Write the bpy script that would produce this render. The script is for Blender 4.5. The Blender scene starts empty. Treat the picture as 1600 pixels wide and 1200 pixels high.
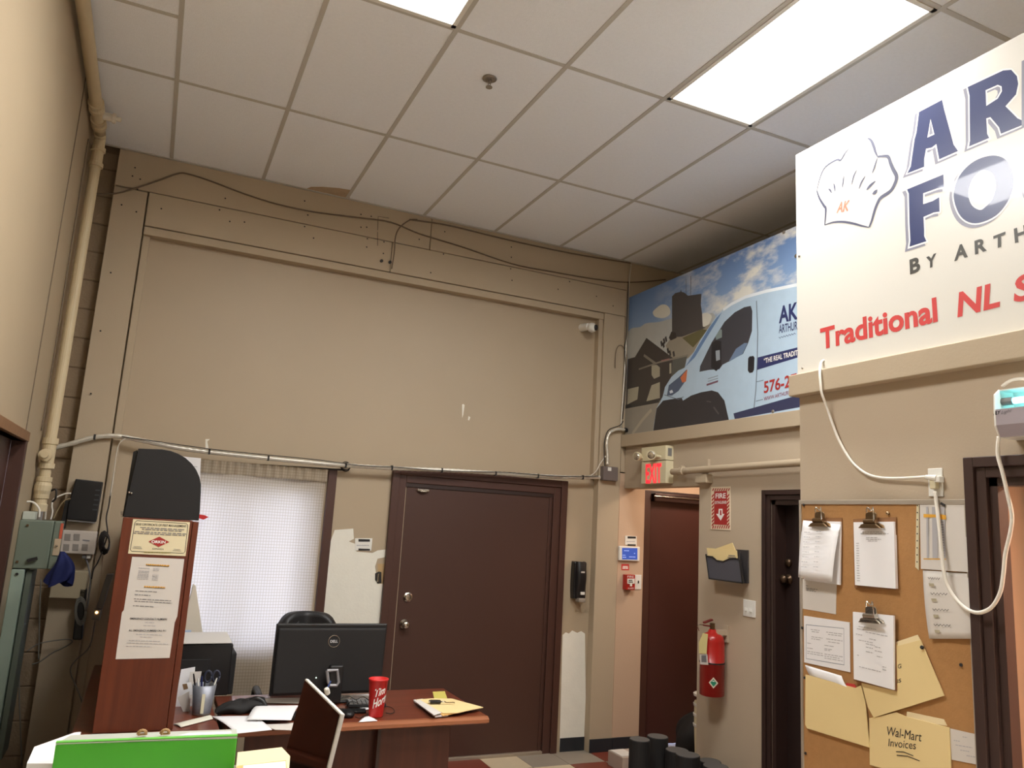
import bpy, bmesh, math, random
from mathutils import Vector, Matrix
from mathutils.geometry import tessellate_polygon
random.seed(7)
SC = bpy.context.scene
COL = SC.collection

# ------------------------------------------------------------------ camera, world, light, exposure
H = 4.064                         # ceiling height
FPX, YAW, PITCH, ROLL = 1211.18448, 0.424619454, 0.178927087, 0.0578337948
CAMPOS = Vector((0.154175, -5.581978, H - 2.34248944))
cy, sy, cp, sp, cr, sr = math.cos(YAW), math.sin(YAW), math.cos(PITCH), math.sin(PITCH), math.cos(ROLL), math.sin(ROLL)
FWD = Vector((sy * cp, cy * cp, sp)); RT0 = Vector((cy, -sy, 0)); UP0 = RT0.cross(FWD)
RT = cr * RT0 + sr * UP0; UP = -sr * RT0 + cr * UP0
cam = bpy.data.cameras.new('camera'); camo = bpy.data.objects.new('camera', cam); COL.objects.link(camo)
cam.sensor_fit = 'HORIZONTAL'; cam.sensor_width = 36; cam.lens = FPX / 1600 * 36; cam.clip_start = 0.05
camo.matrix_world = Matrix(((RT.x, UP.x, -FWD.x, CAMPOS.x), (RT.y, UP.y, -FWD.y, CAMPOS.y), (RT.z, UP.z, -FWD.z, CAMPOS.z), (0, 0, 0, 1)))
SC.camera = camo
W = bpy.data.worlds.new('overcast'); SC.world = W; W.use_nodes = True
bg = W.node_tree.nodes['Background']; bg.inputs[0].default_value = (0.60, 0.73, 1.0, 1); bg.inputs[1].default_value = 13.5
nt_ = W.node_tree; tcw = nt_.nodes.new('ShaderNodeTexCoord'); sxw = nt_.nodes.new('ShaderNodeSeparateXYZ'); rw_ = nt_.nodes.new('ShaderNodeValToRGB')
rw_.color_ramp.elements[0].position = .47; rw_.color_ramp.elements[0].color = (.10, .11, .12, 1); rw_.color_ramp.elements[1].position = .53; rw_.color_ramp.elements[1].color = (.60, .68, 1.0, 1)
mpw = nt_.nodes.new('ShaderNodeMapRange'); mpw.inputs[1].default_value = -1; mpw.inputs[2].default_value = 1
nt_.links.new(tcw.outputs['Generated'], sxw.inputs[0]); nt_.links.new(sxw.outputs[2], mpw.inputs[0]); nt_.links.new(mpw.outputs[0], rw_.inputs[0]); nt_.links.new(rw_.outputs[0], bg.inputs[0])
LAMP = 55.0                       # watts of each ceiling panel
SC.view_settings.view_transform = 'Standard'; SC.view_settings.look = 'None'
SC.view_settings.exposure = 0.20; SC.view_settings.gamma = 1.0; SC.view_settings.use_curve_mapping = False

def px(u, v, ax, val):            # where the sight line of a photo point meets the plane axis=val
    d = FWD + RT * ((u - 800) / FPX) - UP * ((v - 600) / FPX)
    return CAMPOS + d * ((val - CAMPOS[ax]) / d[ax])
def X(val): return lambda u, v: px(u, v, 0, val)
def Y(val): return lambda u, v: px(u, v, 1, val)
def Z(val): return lambda u, v: px(u, v, 2, val)

# ------------------------------------------------------------------ materials
def lin(c): return tuple(((x / 255) / 12.92 if x / 255 <= .04045 else ((x / 255 + .055) / 1.055) ** 2.4) for x in c) + (1,)
MATS = {}
def mat(name, rgb, rough=.6, metal=0, var=.06, scale=6, bump=0, bscale=60, emit=None, estr=0, spec=.5, trans=0, coat=0, stretch=None, alpha=1):
    if name in MATS: return MATS[name]
    m = bpy.data.materials.new(name); m.use_nodes = True; nt = m.node_tree; b = nt.nodes['Principled BSDF']
    c = lin(rgb); b.inputs['Base Color'].default_value = c; b.inputs['Roughness'].default_value = rough
    b.inputs['Metallic'].default_value = metal; b.inputs['Specular IOR Level'].default_value = spec
    b.inputs['Transmission Weight'].default_value = trans; b.inputs['Coat Weight'].default_value = coat
    if emit: b.inputs['Emission Color'].default_value = lin(emit); b.inputs['Emission Strength'].default_value = estr
    tc = nt.nodes.new('ShaderNodeTexCoord'); mp = nt.nodes.new('ShaderNodeMapping'); nt.links.new(tc.outputs['Object'], mp.inputs[0])
    if stretch: mp.inputs['Scale'].default_value = stretch
    if var:
        n = nt.nodes.new('ShaderNodeTexNoise'); n.inputs['Scale'].default_value = scale; n.inputs['Detail'].default_value = 4
        nt.links.new(mp.outputs[0], n.inputs[0])
        r = nt.nodes.new('ShaderNodeMix'); r.data_type = 'RGBA'
        r.inputs[6].default_value = tuple(x * (1 - var) for x in c[:3]) + (1,)
        r.inputs[7].default_value = tuple(min(1, x * (1 + var)) for x in c[:3]) + (1,)
        nt.links.new(n.outputs[0], r.inputs[0]); nt.links.new(r.outputs[2], b.inputs['Base Color'])
    if bump:
        n2 = nt.nodes.new('ShaderNodeTexNoise'); n2.inputs['Scale'].default_value = bscale; nt.links.new(mp.outputs[0], n2.inputs[0])
        bp = nt.nodes.new('ShaderNodeBump'); bp.inputs['Strength'].default_value = bump; bp.inputs['Distance'].default_value = .01
        nt.links.new(n2.outputs[0], bp.inputs['Height']); nt.links.new(bp.outputs[0], b.inputs['Normal'])
    MATS[name] = m; return m
def wood(name, a, b_, rough=.35, axis='z', coat=.15):
    m = bpy.data.materials.new(name); m.use_nodes = True; nt = m.node_tree; b = nt.nodes['Principled BSDF']
    tc = nt.nodes.new('ShaderNodeTexCoord'); mp = nt.nodes.new('ShaderNodeMapping'); nt.links.new(tc.outputs['Object'], mp.inputs[0])
    mp.inputs['Scale'].default_value = {'z': (14, 14, .9), 'x': (.9, 14, 14), 'y': (14, .9, 14)}[axis]
    n = nt.nodes.new('ShaderNodeTexNoise'); n.inputs['Scale'].default_value = 2.2; n.inputs['Detail'].default_value = 6; nt.links.new(mp.outputs[0], n.inputs[0])
    r = nt.nodes.new('ShaderNodeValToRGB'); r.color_ramp.elements[0].color = lin(a); r.color_ramp.elements[1].color = lin(b_)
    r.color_ramp.elements[0].position = .3; r.color_ramp.elements[1].position = .7
    nt.links.new(n.outputs[0], r.inputs[0]); nt.links.new(r.outputs[0], b.inputs['Base Color'])
    b.inputs['Roughness'].default_value = rough; b.inputs['Coat Weight'].default_value = coat; b.inputs['Coat Roughness'].default_value = .2
    MATS[name] = m; return m

M_WALL = mat('wall_paint', (180, 163, 138), .75, var=.04, scale=2.5, bump=.05, bscale=90)
M_WALLP = mat('wall_paint_pale', (186, 169, 146), .75, var=.03, scale=2.5, bump=.05, bscale=90)
M_WALL_PINKLIT = mat('wall_paint_pink_lit', (196, 168, 142), .75, var=.03, scale=2.5, bump=.05, bscale=90)  # beige wall with the corridor's pink light put into its colour
M_PANEL = mat('panel_paint', (176, 158, 132), .5, var=.05, scale=1.6, bump=.03, bscale=40)
M_BLOCK = mat('block_paint', (150, 130, 105), .85, var=.12, scale=9, bump=.35, bscale=70)
M_CEIL = mat('ceiling_tile', (243, 246, 251), .9, var=.04, scale=55, bump=.25, bscale=160)
M_TEE = mat('ceiling_tee', (192, 188, 180), .5, var=.02)
M_BROWN = mat('dark_brown_paint', (74, 46, 37), .45, var=.08, scale=3)
M_BROWN2 = mat('door_brown_paint', (72, 45, 35), .5, var=.10, scale=1.2)
M_DKBROWN = mat('darkest_brown', (52, 36, 32), .4, var=.08, scale=3)
M_PATCH = mat('patched_plaster', (234, 230, 216), .85, var=.05, scale=12, bump=.1)
M_WHITE = mat('white_plastic', (228, 226, 218), .4, var=.02)
M_CREAM = mat('cream_plastic', (216, 206, 172), .45, var=.03)
M_PIPE = mat('cream_pipe_paint', (206, 188, 152), .5, var=.05, scale=12)
M_BLACK = mat('black_plastic', (24, 23, 24), .4, var=.1)
M_BLACKM = mat('black_matte', (22, 20, 20), .75, var=.12)
M_LEATHER = mat('black_leather', (26, 25, 26), .5, var=.15, scale=30, bump=.15, bscale=120)
M_CHROME = mat('chrome', (205, 200, 190), .22, 1, var=.04)
M_BRASS = mat('tarnished_chrome', (150, 128, 100), .3, 1, var=.15, scale=30)
M_STEEL = mat('galvanised_steel', (158, 150, 140), .4, .8, var=.1, scale=30)
M_GREYBOX = mat('grey_enclosure', (112, 122, 108), .5, var=.06)
M_PALEGREEN = mat('pale_green_panel', (150, 166, 152), .5, var=.05)
M_PAPER = mat('white_paper', (240, 239, 240), .8, var=.02, scale=3)
M_PAPER2 = mat('grey_white_paper', (214, 208, 200), .8, var=.04, scale=5)
M_CERT = mat('cream_certificate', (226, 214, 178), .5, var=.03)
M_INK = mat('grey_ink', (120, 118, 120), .9, var=0)
M_INKD = mat('black_ink', (40, 38, 38), .8, var=0)
M_INKL = mat('faint_ink', (178, 176, 178), .9, var=0)
M_ORANGE = mat('orange_highlight', (226, 168, 60), .8, var=.05)
M_MANILA = mat('manila_card', (234, 210, 152), .8, var=.03, scale=5)
M_MANILA2 = mat('manila_card_pale', (240, 222, 178), .8, var=.03, scale=5)
M_GREEN = mat('green_vinyl', (74, 178, 40), .4, var=.05, scale=8)
M_RED = mat('red_plastic', (206, 44, 42), .4, var=.05)
M_EXT = mat('red_enamel', (170, 34, 28), .3, var=.05)
M_REDINK = mat('red_ink', (200, 62, 58), .6, var=0)
M_DKRED = mat('dark_red_ink', (166, 46, 42), .6, var=0)
M_BLUE = mat('blue_cloth', (16, 28, 84), .8, var=.2, scale=12)
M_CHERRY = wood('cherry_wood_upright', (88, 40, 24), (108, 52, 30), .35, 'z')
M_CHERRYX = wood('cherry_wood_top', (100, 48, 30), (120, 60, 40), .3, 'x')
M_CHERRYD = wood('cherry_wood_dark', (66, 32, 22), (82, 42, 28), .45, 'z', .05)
M_CHERRYE = wood('cherry_wood_edge', (140, 84, 54), (158, 98, 64), .35, 'x')
M_CORK = mat('cork_board', (176, 130, 80), .9, var=.10, scale=40, bump=.1, bscale=120)
M_ALU = mat('aluminium_frame', (190, 180, 165), .4, .5, var=.03)
M_SIGN = mat('sign_vinyl', (220, 217, 208), .28, var=.01, coat=.3)
M_NAVY = mat('navy_print', (46, 56, 100), .28, var=.02, coat=.3)
M_SHADOWG = mat('grey_print', (138, 138, 152), .3, var=0, coat=.3)
M_SIGNW = mat('white_print', (240, 238, 232), .3, var=0, coat=.3)
M_CHAR = mat('charcoal_print', (66, 64, 58), .4, var=0)
M_LINE = mat('outline_print', (82, 84, 104), .4, var=0)
M_GLASSB = mat('glossy_screen', (14, 11, 10), .06, var=0, spec=.22)
M_TUBE = mat('black_card_tube', (44, 43, 42), .8, var=.1, scale=20)
M_GREYM = mat('grey_mesh', (138, 140, 148), .45, .5, var=.15, scale=90)
M_RUBBER = mat('black_rubber_base', (34, 37, 42), .6, var=.08)
M_WIREW = mat('white_cord', (232, 226, 214), .5, var=.02)
M_WIREG = mat('grey_cord', (120, 116, 108), .6, var=.04)
M_WIREB = mat('black_cord', (34, 30, 28), .6, var=.04)
M_WIREP = mat('painted_cord', (110, 94, 76), .7, var=.06)
M_CONDUIT = mat('armoured_conduit', (212, 206, 192), .4, .45, var=.12, scale=120)
M_GREY = mat('mid_grey_plastic', (120, 118, 116), .5, var=.05)

# ------------------------------------------------------------------ mesh builder
WORLD = {}                        # world matrix of every object that parents parts
class MB:
    def __init__(s): s.v = []; s.f = []
    def add(s, vs, fs):
        o = len(s.v); s.v += [Vector(v) for v in vs]; s.f += [tuple(i + o for i in f) for f in fs]; return s
    def box(s, x0, x1, y0, y1, z0, z1):
        x0, x1 = sorted((x0, x1)); y0, y1 = sorted((y0, y1)); z0, z1 = sorted((z0, z1))
        return s.add([(x0, y0, z0), (x1, y0, z0), (x1, y1, z0), (x0, y1, z0), (x0, y0, z1), (x1, y0, z1), (x1, y1, z1), (x0, y1, z1)],
                     [(0, 3, 2, 1), (4, 5, 6, 7), (0, 1, 5, 4), (1, 2, 6, 5), (2, 3, 7, 6), (3, 0, 4, 7)])
    def obox(s, c, ax, ay, az):   # centre and three half-axis vectors
        c, ax, ay, az = map(Vector, (c, ax, ay, az))
        P = [c + i * ax + j * ay + k * az for k in (-1, 1) for (i, j) in ((-1, -1), (1, -1), (1, 1), (-1, 1))]
        return s.add(P, [(0, 3, 2, 1), (4, 5, 6, 7), (0, 1, 5, 4), (1, 2, 6, 5), (2, 3, 7, 6), (3, 0, 4, 7)])
    def prism(s, poly, vec):
        n = len(poly); p = [Vector(q) for q in poly]; vec = Vector(vec)
        return s.add(p + [q + vec for q in p], [tuple(range(n - 1, -1, -1)), tuple(range(n, 2 * n))] + [(i, (i + 1) % n, n + (i + 1) % n, n + i) for i in range(n)])
    def cyl(s, p0, p1, r0, r1=None, n=16):
        r1 = r0 if r1 is None else r1
        p0, p1 = Vector(p0), Vector(p1); d = (p1 - p0).normalized()
        a = d.orthogonal().normalized(); b = d.cross(a); P = []
        for p, r in ((p0, r0), (p1, r1)):
            P += [p + r * (math.cos(2 * math.pi * i / n) * a + math.sin(2 * math.pi * i / n) * b) for i in range(n)]
        return s.add(P, [tuple(range(n - 1, -1, -1)), tuple(range(n, 2 * n))] + [(i, (i + 1) % n, n + (i + 1) % n, n + i) for i in range(n)])
    def lathe(s, prof, c, axis=(0, 0, 1), n=20):
        c = Vector(c); d = Vector(axis).normalized(); a = d.orthogonal().normalized(); b = d.cross(a); P = []; F = []
        for r, h in prof:
            P += [c + d * h + r * (math.cos(2 * math.pi * i / n) * a + math.sin(2 * math.pi * i / n) * b) for i in range(n)]
        for k in range(len(prof) - 1):
            F += [(k * n + i, k * n + (i + 1) % n, (k + 1) * n + (i + 1) % n, (k + 1) * n + i) for i in range(n)]
        F += [tuple(range(n - 1, -1, -1)), tuple(range((len(prof) - 1) * n, len(prof) * n))]
        return s.add(P, F)
    def tube(s, pts, r, n=8, sm=0, rib=0):
        pts = [Vector(p) for p in pts]
        if sm: pts = catmull(pts, sm)
        if rib:                   # resample and swell every other ring
            out = [pts[0]]
            for a, b in zip(pts, pts[1:]):
                k = max(1, int((b - a).length / rib)); out += [a.lerp(b, (i + 1) / k) for i in range(k)]
            pts = out
        P = []; F = []; prev = None
        for i, p in enumerate(pts):
            d = (pts[min(i + 1, len(pts) - 1)] - pts[max(i - 1, 0)]).normalized()
            a = d.orthogonal().normalized() if prev is None else (prev - d * prev.dot(d)).normalized()
            prev = a; b = d.cross(a); rr = r * (1.14 if (rib and i % 2) else 1)
            P += [p + rr * (math.cos(2 * math.pi * k / n) * a + math.sin(2 * math.pi * k / n) * b) for k in range(n)]
        for i in range(len(pts) - 1):
            F += [(i * n + k, i * n + (k + 1) % n, (i + 1) * n + (k + 1) % n, (i + 1) * n + k) for k in range(n)]
        F += [tuple(range(n - 1, -1, -1)), tuple(range((len(pts) - 1) * n, len(pts) * n))]
        return s.add(P, F)
    def sphere(s, c, r, n=14, m=8, sc=(1, 1, 1)):
        c = Vector(c); P = [c + Vector((0, 0, -r * sc[2]))]
        for j in range(1, m):
            t = math.pi * j / m
            P += [c + Vector((r * sc[0] * math.sin(t) * math.cos(2 * math.pi * i / n), r * sc[1] * math.sin(t) * math.sin(2 * math.pi * i / n), -r * sc[2] * math.cos(t))) for i in range(n)]
        P.append(c + Vector((0, 0, r * sc[2]))); F = [(0, 1 + (i + 1) % n, 1 + i) for i in range(n)]
        for j in range(m - 2):
            F += [(1 + j * n + i, 1 + j * n + (i + 1) % n, 1 + (j + 1) * n + (i + 1) % n, 1 + (j + 1) * n + i) for i in range(n)]
        e = len(P) - 1; F += [(e, 1 + (m - 2) * n + i, 1 + (m - 2) * n + (i + 1) % n) for i in range(n)]
        return s.add(P, F)
    def grid(s, fn, nu, nv):
        P = [fn(i / nu, j / nv) for j in range(nv + 1) for i in range(nu + 1)]
        return s.add(P, [(j * (nu + 1) + i, j * (nu + 1) + i + 1, (j + 1) * (nu + 1) + i + 1, (j + 1) * (nu + 1) + i) for j in range(nv) for i in range(nu)])
    def flat(s, pts, holes=()):
        loops = [[Vector(p) for p in pts]] + [[Vector(p) for p in h] for h in holes]
        fl = [p for l in loops for p in l]
        return s.add(fl, tessellate_polygon(loops))
    def ribbon(s, pts, w, nrm):
        pts = [Vector(p) for p in pts]; nrm = Vector(nrm); P = []
        for i, p in enumerate(pts):
            d = (pts[min(i + 1, len(pts) - 1)] - pts[max(i - 1, 0)]).normalized(); q = d.cross(nrm).normalized()
            ww = w[i] if isinstance(w, (list, tuple)) else w
            P += [p - q * ww / 2, p + q * ww / 2]
        return s.add(P, [(2 * i, 2 * i + 1, 2 * i + 3, 2 * i + 2) for i in range(len(pts) - 1)])
    def build(s, name, m, parent=None, smooth=False, bevel=0, seg=2, solid=0):
        me = bpy.data.meshes.new(name)
        if parent is not None:
            inv = WORLD[parent.name].inverted(); vs = [inv @ v for v in s.v]
        else: vs = s.v
        me.from_pydata([tuple(v) for v in vs], [], s.f); me.validate()
        bm = bmesh.new(); bm.from_mesh(me); bmesh.ops.recalc_face_normals(bm, faces=bm.faces); bm.to_mesh(me); bm.free()
        o = bpy.data.objects.new(name, me); COL.objects.link(o); me.materials.append(m)
        if smooth:
            for p in me.polygons: p.use_smooth = True
        if solid: q = o.modifiers.new('solid', 'SOLIDIFY'); q.thickness = solid
        if bevel:
            q = o.modifiers.new('bevel', 'BEVEL'); q.width = bevel; q.segments = seg; q.limit_method = 'ANGLE'; q.angle_limit = math.radians(40)
            if smooth is None: pass
        if parent is not None: o.parent = parent; WORLD[o.name] = WORLD[parent.name]
        else: WORLD[o.name] = Matrix.Identity(4)
        return o
def catmull(p, k=6):
    out = []
    for i in range(len(p) - 1):
        a, b, c, d = p[max(i - 1, 0)], p[i], p[i + 1], p[min(i + 2, len(p) - 1)]
        for j in range(k):
            t = j / k
            out.append(.5 * ((2 * b) + (c - a) * t + (2 * a - 5 * b + 4 * c - d) * t * t + (3 * b - a - 3 * c + d) * t ** 3))
    return out + [p[-1]]
def closed(p, k=6):
    n = len(p); out = []
    for i in range(n):
        a, b, c, d = (Vector(p[(i + j) % n]) for j in (-1, 0, 1, 2))
        for j in range(k):
            t = j / k
            out.append(.5 * ((2 * b) + (c - a) * t + (2 * a - 5 * b + 4 * c - d) * t * t + (3 * b - a - 3 * c + d) * t ** 3))
    return out
def tag(o, label=None, cat=None, group=None, kind=None):
    if label: o['label'] = label
    if cat: o['category'] = cat
    if group: o['group'] = group
    if kind: o['kind'] = kind
    return o
def thing(name, label, cat, loc=(0, 0, 0), group=None, rz=0, kind=None):
    o = bpy.data.objects.new(name, None); COL.objects.link(o); o.empty_display_size = .05
    o.location = loc; o.rotation_euler = (0, 0, rz)
    WORLD[o.name] = Matrix.Translation(Vector(loc)) @ Matrix.Rotation(rz, 4, 'Z')
    return tag(o, label, cat, group, kind)
def inst(src, name, loc, parent):  # another piece that shares the mesh of src
    o = bpy.data.objects.new(name, src.data); COL.objects.link(o); o.parent = parent; o.location = loc; return o
def copy_tree(o, loc=None, parent=None):
    c = o.copy(); COL.objects.link(c)
    if parent: c.parent = parent
    if loc is not None: c.location = loc
    for ch in list(o.children): copy_tree(ch, None, c)
    return c
TCACHE = {}
def text(body, BL, BR, TL, m, parent, bold=0, shear=0, name='lettering'):
    key = (body, bold, shear)
    if key not in TCACHE:
        cu = bpy.data.curves.new('t', 'FONT'); cu.body = body; cu.offset = bold; cu.shear = shear; cu.resolution_u = 4
        ob = bpy.data.objects.new('t', cu); COL.objects.link(ob)
        me = bpy.data.meshes.new_from_object(ob.evaluated_get(bpy.context.evaluated_depsgraph_get()))
        vs = [v.co.copy() for v in me.vertices]; fs = [tuple(p.vertices) for p in me.polygons]
        bpy.data.objects.remove(ob); bpy.data.curves.remove(cu); bpy.data.meshes.remove(me)
        x0 = min(v.x for v in vs); x1 = max(v.x for v in vs); y0 = min(v.y for v in vs); y1 = max(v.y for v in vs)
        TCACHE[key] = ([((v.x - x0) / (x1 - x0), (v.y - y0) / (y1 - y0)) for v in vs], fs)
    uv, fs = TCACHE[key]; BL, BR, TL = map(Vector, (BL, BR, TL))
    return MB().add([BL + (BR - BL) * a + (TL - BL) * b for a, b in uv], fs).build(name, m, parent)
def lines(BL, BR, TL, rows, m, parent, h=.012, name='printed_text', lift=0):
    BL, BR, TL = (Vector(q) - Vector((lift, 0, 0)) for q in (BL, BR, TL)); mb = MB(); e1 = BR - BL; e2 = TL - BL
    for y, a, b in rows:
        x = a
        while x < b - .005:       # broken into words
            w = min(random.uniform(.04, .12), b - x)
            mb.add([BL + e1 * x + e2 * y, BL + e1 * (x + w) + e2 * y, BL + e1 * (x + w) + e2 * (y + h), BL + e1 * x + e2 * (y + h)], [(0, 1, 2, 3)]); x += w + .018
    return tag(mb.build(name, m, parent), kind='stuff')
def sheet(TL, TR, BR, BL, bulge=0, n=6, off=None, wave=0):
    TL, TR, BR, BL = map(Vector, (TL, TR, BR, BL)); nr = (TR - TL).cross(BL - TL).normalized() if off is None else Vector(off)
    return MB().grid(lambda a, b: TL.lerp(TR, a).lerp(BL.lerp(BR, a), b) + nr * (bulge * math.sin(math.pi * b) + wave * math.sin(7 * a + 3 * b)), n, n)

# ------------------------------------------------------------------ the setting
WB, XL, XM, XS, YS = 0.08, -0.47, 3.77, 2.90, -2.838
XF, YR = 7.2, -9.0
def S(name, kind='structure', label=None): return thing(name, label, None, kind=kind)
# floor: slab plus the vinyl tiles that show at the foot of the back wall
fl = MB().box(XL - .2, XF, YR, 2.2, -.12, -.004).build('floor', mat('floor_vinyl', (222, 214, 200), .45, var=.05, scale=3))
tag(fl, 'vinyl tile floor in grey, beige and red-brown squares', None, kind='structure')
TC = [mat('tile_grey', (150, 140, 126), .4, var=.1), mat('tile_red', (120, 58, 44), .4, var=.1), mat('tile_beige', (205, 188, 158), .4, var=.1)]
tmesh = {}
for i in range(-1, 15):
    for j in range(0, 12):
        x0 = .48 + .305 * i; y1 = WB - .305 * j
        if x0 > 4.7: continue
        k = (1, 0, 2)[(i + 2 * j + 1) % 3] if (i + j) % 2 else (0, 1)[(j + i // 2) % 2]
        if k not in tmesh:
            o = MB().box(.002, .303, -.303, -.002, -.006, 0).build('floor_tile', TC[k], fl); tmesh[k] = o; o.location = (x0, y1, 0)
        else: inst(tmesh[k], 'floor_tile', (x0, y1, 0), fl)
# ceiling: deck, hung tiles, tees
ce = MB().box(XL - .2, XF, YR, 2.2, H + .06, H + .16).build('ceiling', M_CEIL); tag(ce, 'suspended ceiling of off-white mineral tiles in a metal grid', None, kind='structure')
rows = [0, -1.12] + [-1.12 - 1.21 * k for k in range(1, 5)]
LIGHTS = {(4, 2), (1, 2), (4, 4)}
tl = {}
for i in range(-1, 11):
    xa = max(XL, .61 * i); xb = .61 * (i + 1)
    for j in range(5):
        if (i, j) in LIGHTS: continue
        w, d = xb - xa - .012, rows[j] - rows[j + 1] - .012
        k = (round(w, 2), round(d, 2)); loc = (xa + .006, rows[j] - .006, H + .004)
        if k not in tl:
            tl[k] = MB().box(0, w, -d, 0, 0, .016).build('ceiling_tile', M_CEIL, ce); tl[k].location = loc
        else: inst(tl[k], 'ceiling_tile', loc, ce)
for i in range(0, 11): MB().box(.61 * i - .012, .61 * i + .012, rows[-1], 0, H, H + .004).build('main_tee', M_TEE, ce)
for i in range(-1, 11):
    for j in range(1, 6): MB().box(max(XL, .61 * i) + .012, .61 * (i + 1) - .012, rows[j] - .012, rows[j] + .012, H + .0008, H + .0042).build('cross_tee', M_TEE, ce)
MB().box(XL, -.012, -1.755, -1.73, H + .0008, H + .0042).build('cross_tee', M_TEE, ce)
MB().box(XL, XF, -.02, 0, H - .002, H + .004).build('wall_angle', M_TEE, ce)
P = px(498, 302, 2, H)
stain = MB().flat([px(*p, 2, H + .0025) for p in ((476, 296), (486, 292), (505, 292), (530, 294), (548, 297), (546, 312), (520, 309), (495, 303))])
stain.build('water_stain', mat('water_stain', (186, 164, 136), .9, var=.2, scale=20), ce)
MB().box(XL - .2, XF, YR, rows[-1] - .02, H, H + .02).build('rear_tiles', M_CEIL, ce)

# back wall, with the window hole
WX0, WX1, WZ0, WZ1 = .16, 1.264, .78, 1.945
wb = S('wall_back', label='beige back wall with a large painted panel above the door and window')
for n_, b_ in (('wall_field', (-.32, WX0, 0, H)), ('wall_field', (WX1, 3.6, 0, H)), ('wall_field', (WX0, WX1, 0, WZ0)), ('wall_field', (WX0, WX1, WZ1, H))):
    MB().box(b_[0], b_[1], WB, WB + .2, b_[2], b_[3]).build(n_, M_PANEL, wb)
MB().box(3.732, XF, 0.006, WB + .2, 2.21, H + .05).build('wall_field', M_WALL, wb)
MB().box(3.60, 3.985, WB, WB + .2, 0, 2.205).build('wall_field', M_WALL, wb)
MB().box(4.95, XF, WB, WB + .2, 0, 2.2).build('wall_field', M_WALL, wb); MB().box(3.985, 4.95, WB, WB + .2, 2.08, 2.2).build('wall_field', M_WALL_PINKLIT, wb)
# concrete block strip, corner to board
z = 0.0; k = 0
while z < H - .01:
    h = min(.197, H - z)
    MB().box(XL - .1, -.30, .11, .3, z + .004, z + h - .004).build('concrete_block', M_BLOCK, wb, bevel=.004, seg=1)
    z += .197
MB().box(XL - .2, -.28, .116, .31, 0, H + .1).build('mortar', mat('mortar', (128, 108, 86), .9), wb)
# boards that frame the panel
Yb = 0.0
def board(x0, x1, z0, z1, y0=Yb, m=M_WALL): return MB().box(x0, x1, y0, WB + .19, z0, z1).build('board', m, wb, bevel=.003, seg=1)
board(-.32, -.115, 0, 3.80, .012)
board(-.32, 1.9, 3.805, H + .04); board(1.905, 3.73, 3.805, H + .04)
board(-.105, 1.60, 3.565, 3.80); board(1.604, 3.73, 3.565, 3.80)
board(3.518, 3.725, 0, 3.562); board(3.728, 3.985, 0, 2.2, .004, M_WALL_PINKLIT)
MB().box(-.105, 3.515, .01, WB + .1, 3.505, 3.56).build('panel_stop', M_WALL, wb, bevel=.002, seg=1)
MB().box(3.475, 3.516, .02, WB + .1, 2.14, 3.505).build('panel_stop', M_WALL, wb, bevel=.002, seg=1)
MB().box(-.105, -.062, .04, WB + .1, 0, 3.505).build('panel_stop', M_WALL, wb, bevel=.002, seg=1)
nl = MB()                          # nail holes
for u, v in ((211, 262), (207, 275), (219, 280), (215, 296), (190, 320), (213, 331), (252, 326), (352, 310), (343, 328), (359, 346), (382, 347), (476, 314), (481, 336), (476, 354), (490, 372), (564, 335), (580, 338), (564, 355), (573, 355), (574, 373), (573, 386), (600, 378), (599, 396), (673, 426), (695, 362), (693, 397), (655, 374), (799, 386), (799, 402), (798, 420), (800, 438), (872, 452), (890, 440), (932, 463), (958, 478), (173, 426), (157, 517), (142, 615)):
    p = px(u, v, 1, -.0005); nl.flat([p + Vector((.006 * math.cos(a), 0, .006 * math.sin(a))) for a in [i * 1.047 for i in range(6)]])
nl.build('nail_holes', M_WIREB, wb)
MB().ribbon([px(*p, 1, -.001) for p in ((590, 360), (591, 338), (608, 341))], .004, (0, 1, 0)).ribbon([px(*p, 1, -.001) for p in ((590, 384), (590, 362))], .004, (0, 1, 0)).build('scratch', M_WIREB, wb)
for i, (u, v) in enumerate(((596, 408), (609, 410))):
    p = px(u, v, 1, 0); MB().cyl(p, p + Vector((0, -.012, 0)), .012, n=10).build('bolt_head', M_WIREB, wb)
# paint patches and scars
f = Y(WB - .002)
MB().flat([f(*p) for p in ((523, 828), (552, 826), (553, 842), (545, 846), (556, 850), (557, 862), (582, 864), (590, 860), (607, 858), (604, 870), (590, 873), (586, 885), (588, 900), (603, 916), (601, 976), (500, 976), (509, 900), (515, 850))]).build('paint_patch', M_PATCH, wb)
MB().flat([f(*p) for p in ((879, 992), (884, 988), (889, 990), (894, 985), (902, 989), (908, 986), (914, 990), (916, 1170), (874, 1176))]).build('paint_patch', M_PATCH, wb)
MB().flat([f(*p) for p in ((722, 632), (724, 631), (726, 633), (724, 648), (722, 653))]).flat([f(*p) for p in ((732, 650), (735, 652), (733, 657), (731, 656))]).build('paint_chip', M_PATCH, wb)
MB().flat([f(*p) for p in ((321, 686), (328, 686), (324, 690), (326, 701), (321, 702))]).build('paint_chip', M_PATCH, wb)
b0 = MB().flat([f(*p) for p in ((590, 881), (607, 881), (604, 912), (591, 912))]); b0.build('cut_out', mat('bare_drywall', (186, 156, 112), .9), wb)
MB().flat([px(*p, 1, WB - .004) for p in ((586, 896), (592, 893), (596, 894), (596, 911), (590, 912), (586, 906))]).build('cut_hole', M_WIREB, wb)
p = px(591, 903, 1, WB - .006); MB().cyl(p + Vector((0, 0, -.03)), p + Vector((0, 0, .03)), .009, n=8).build('loose_switch', M_CHROME, wb)
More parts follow.
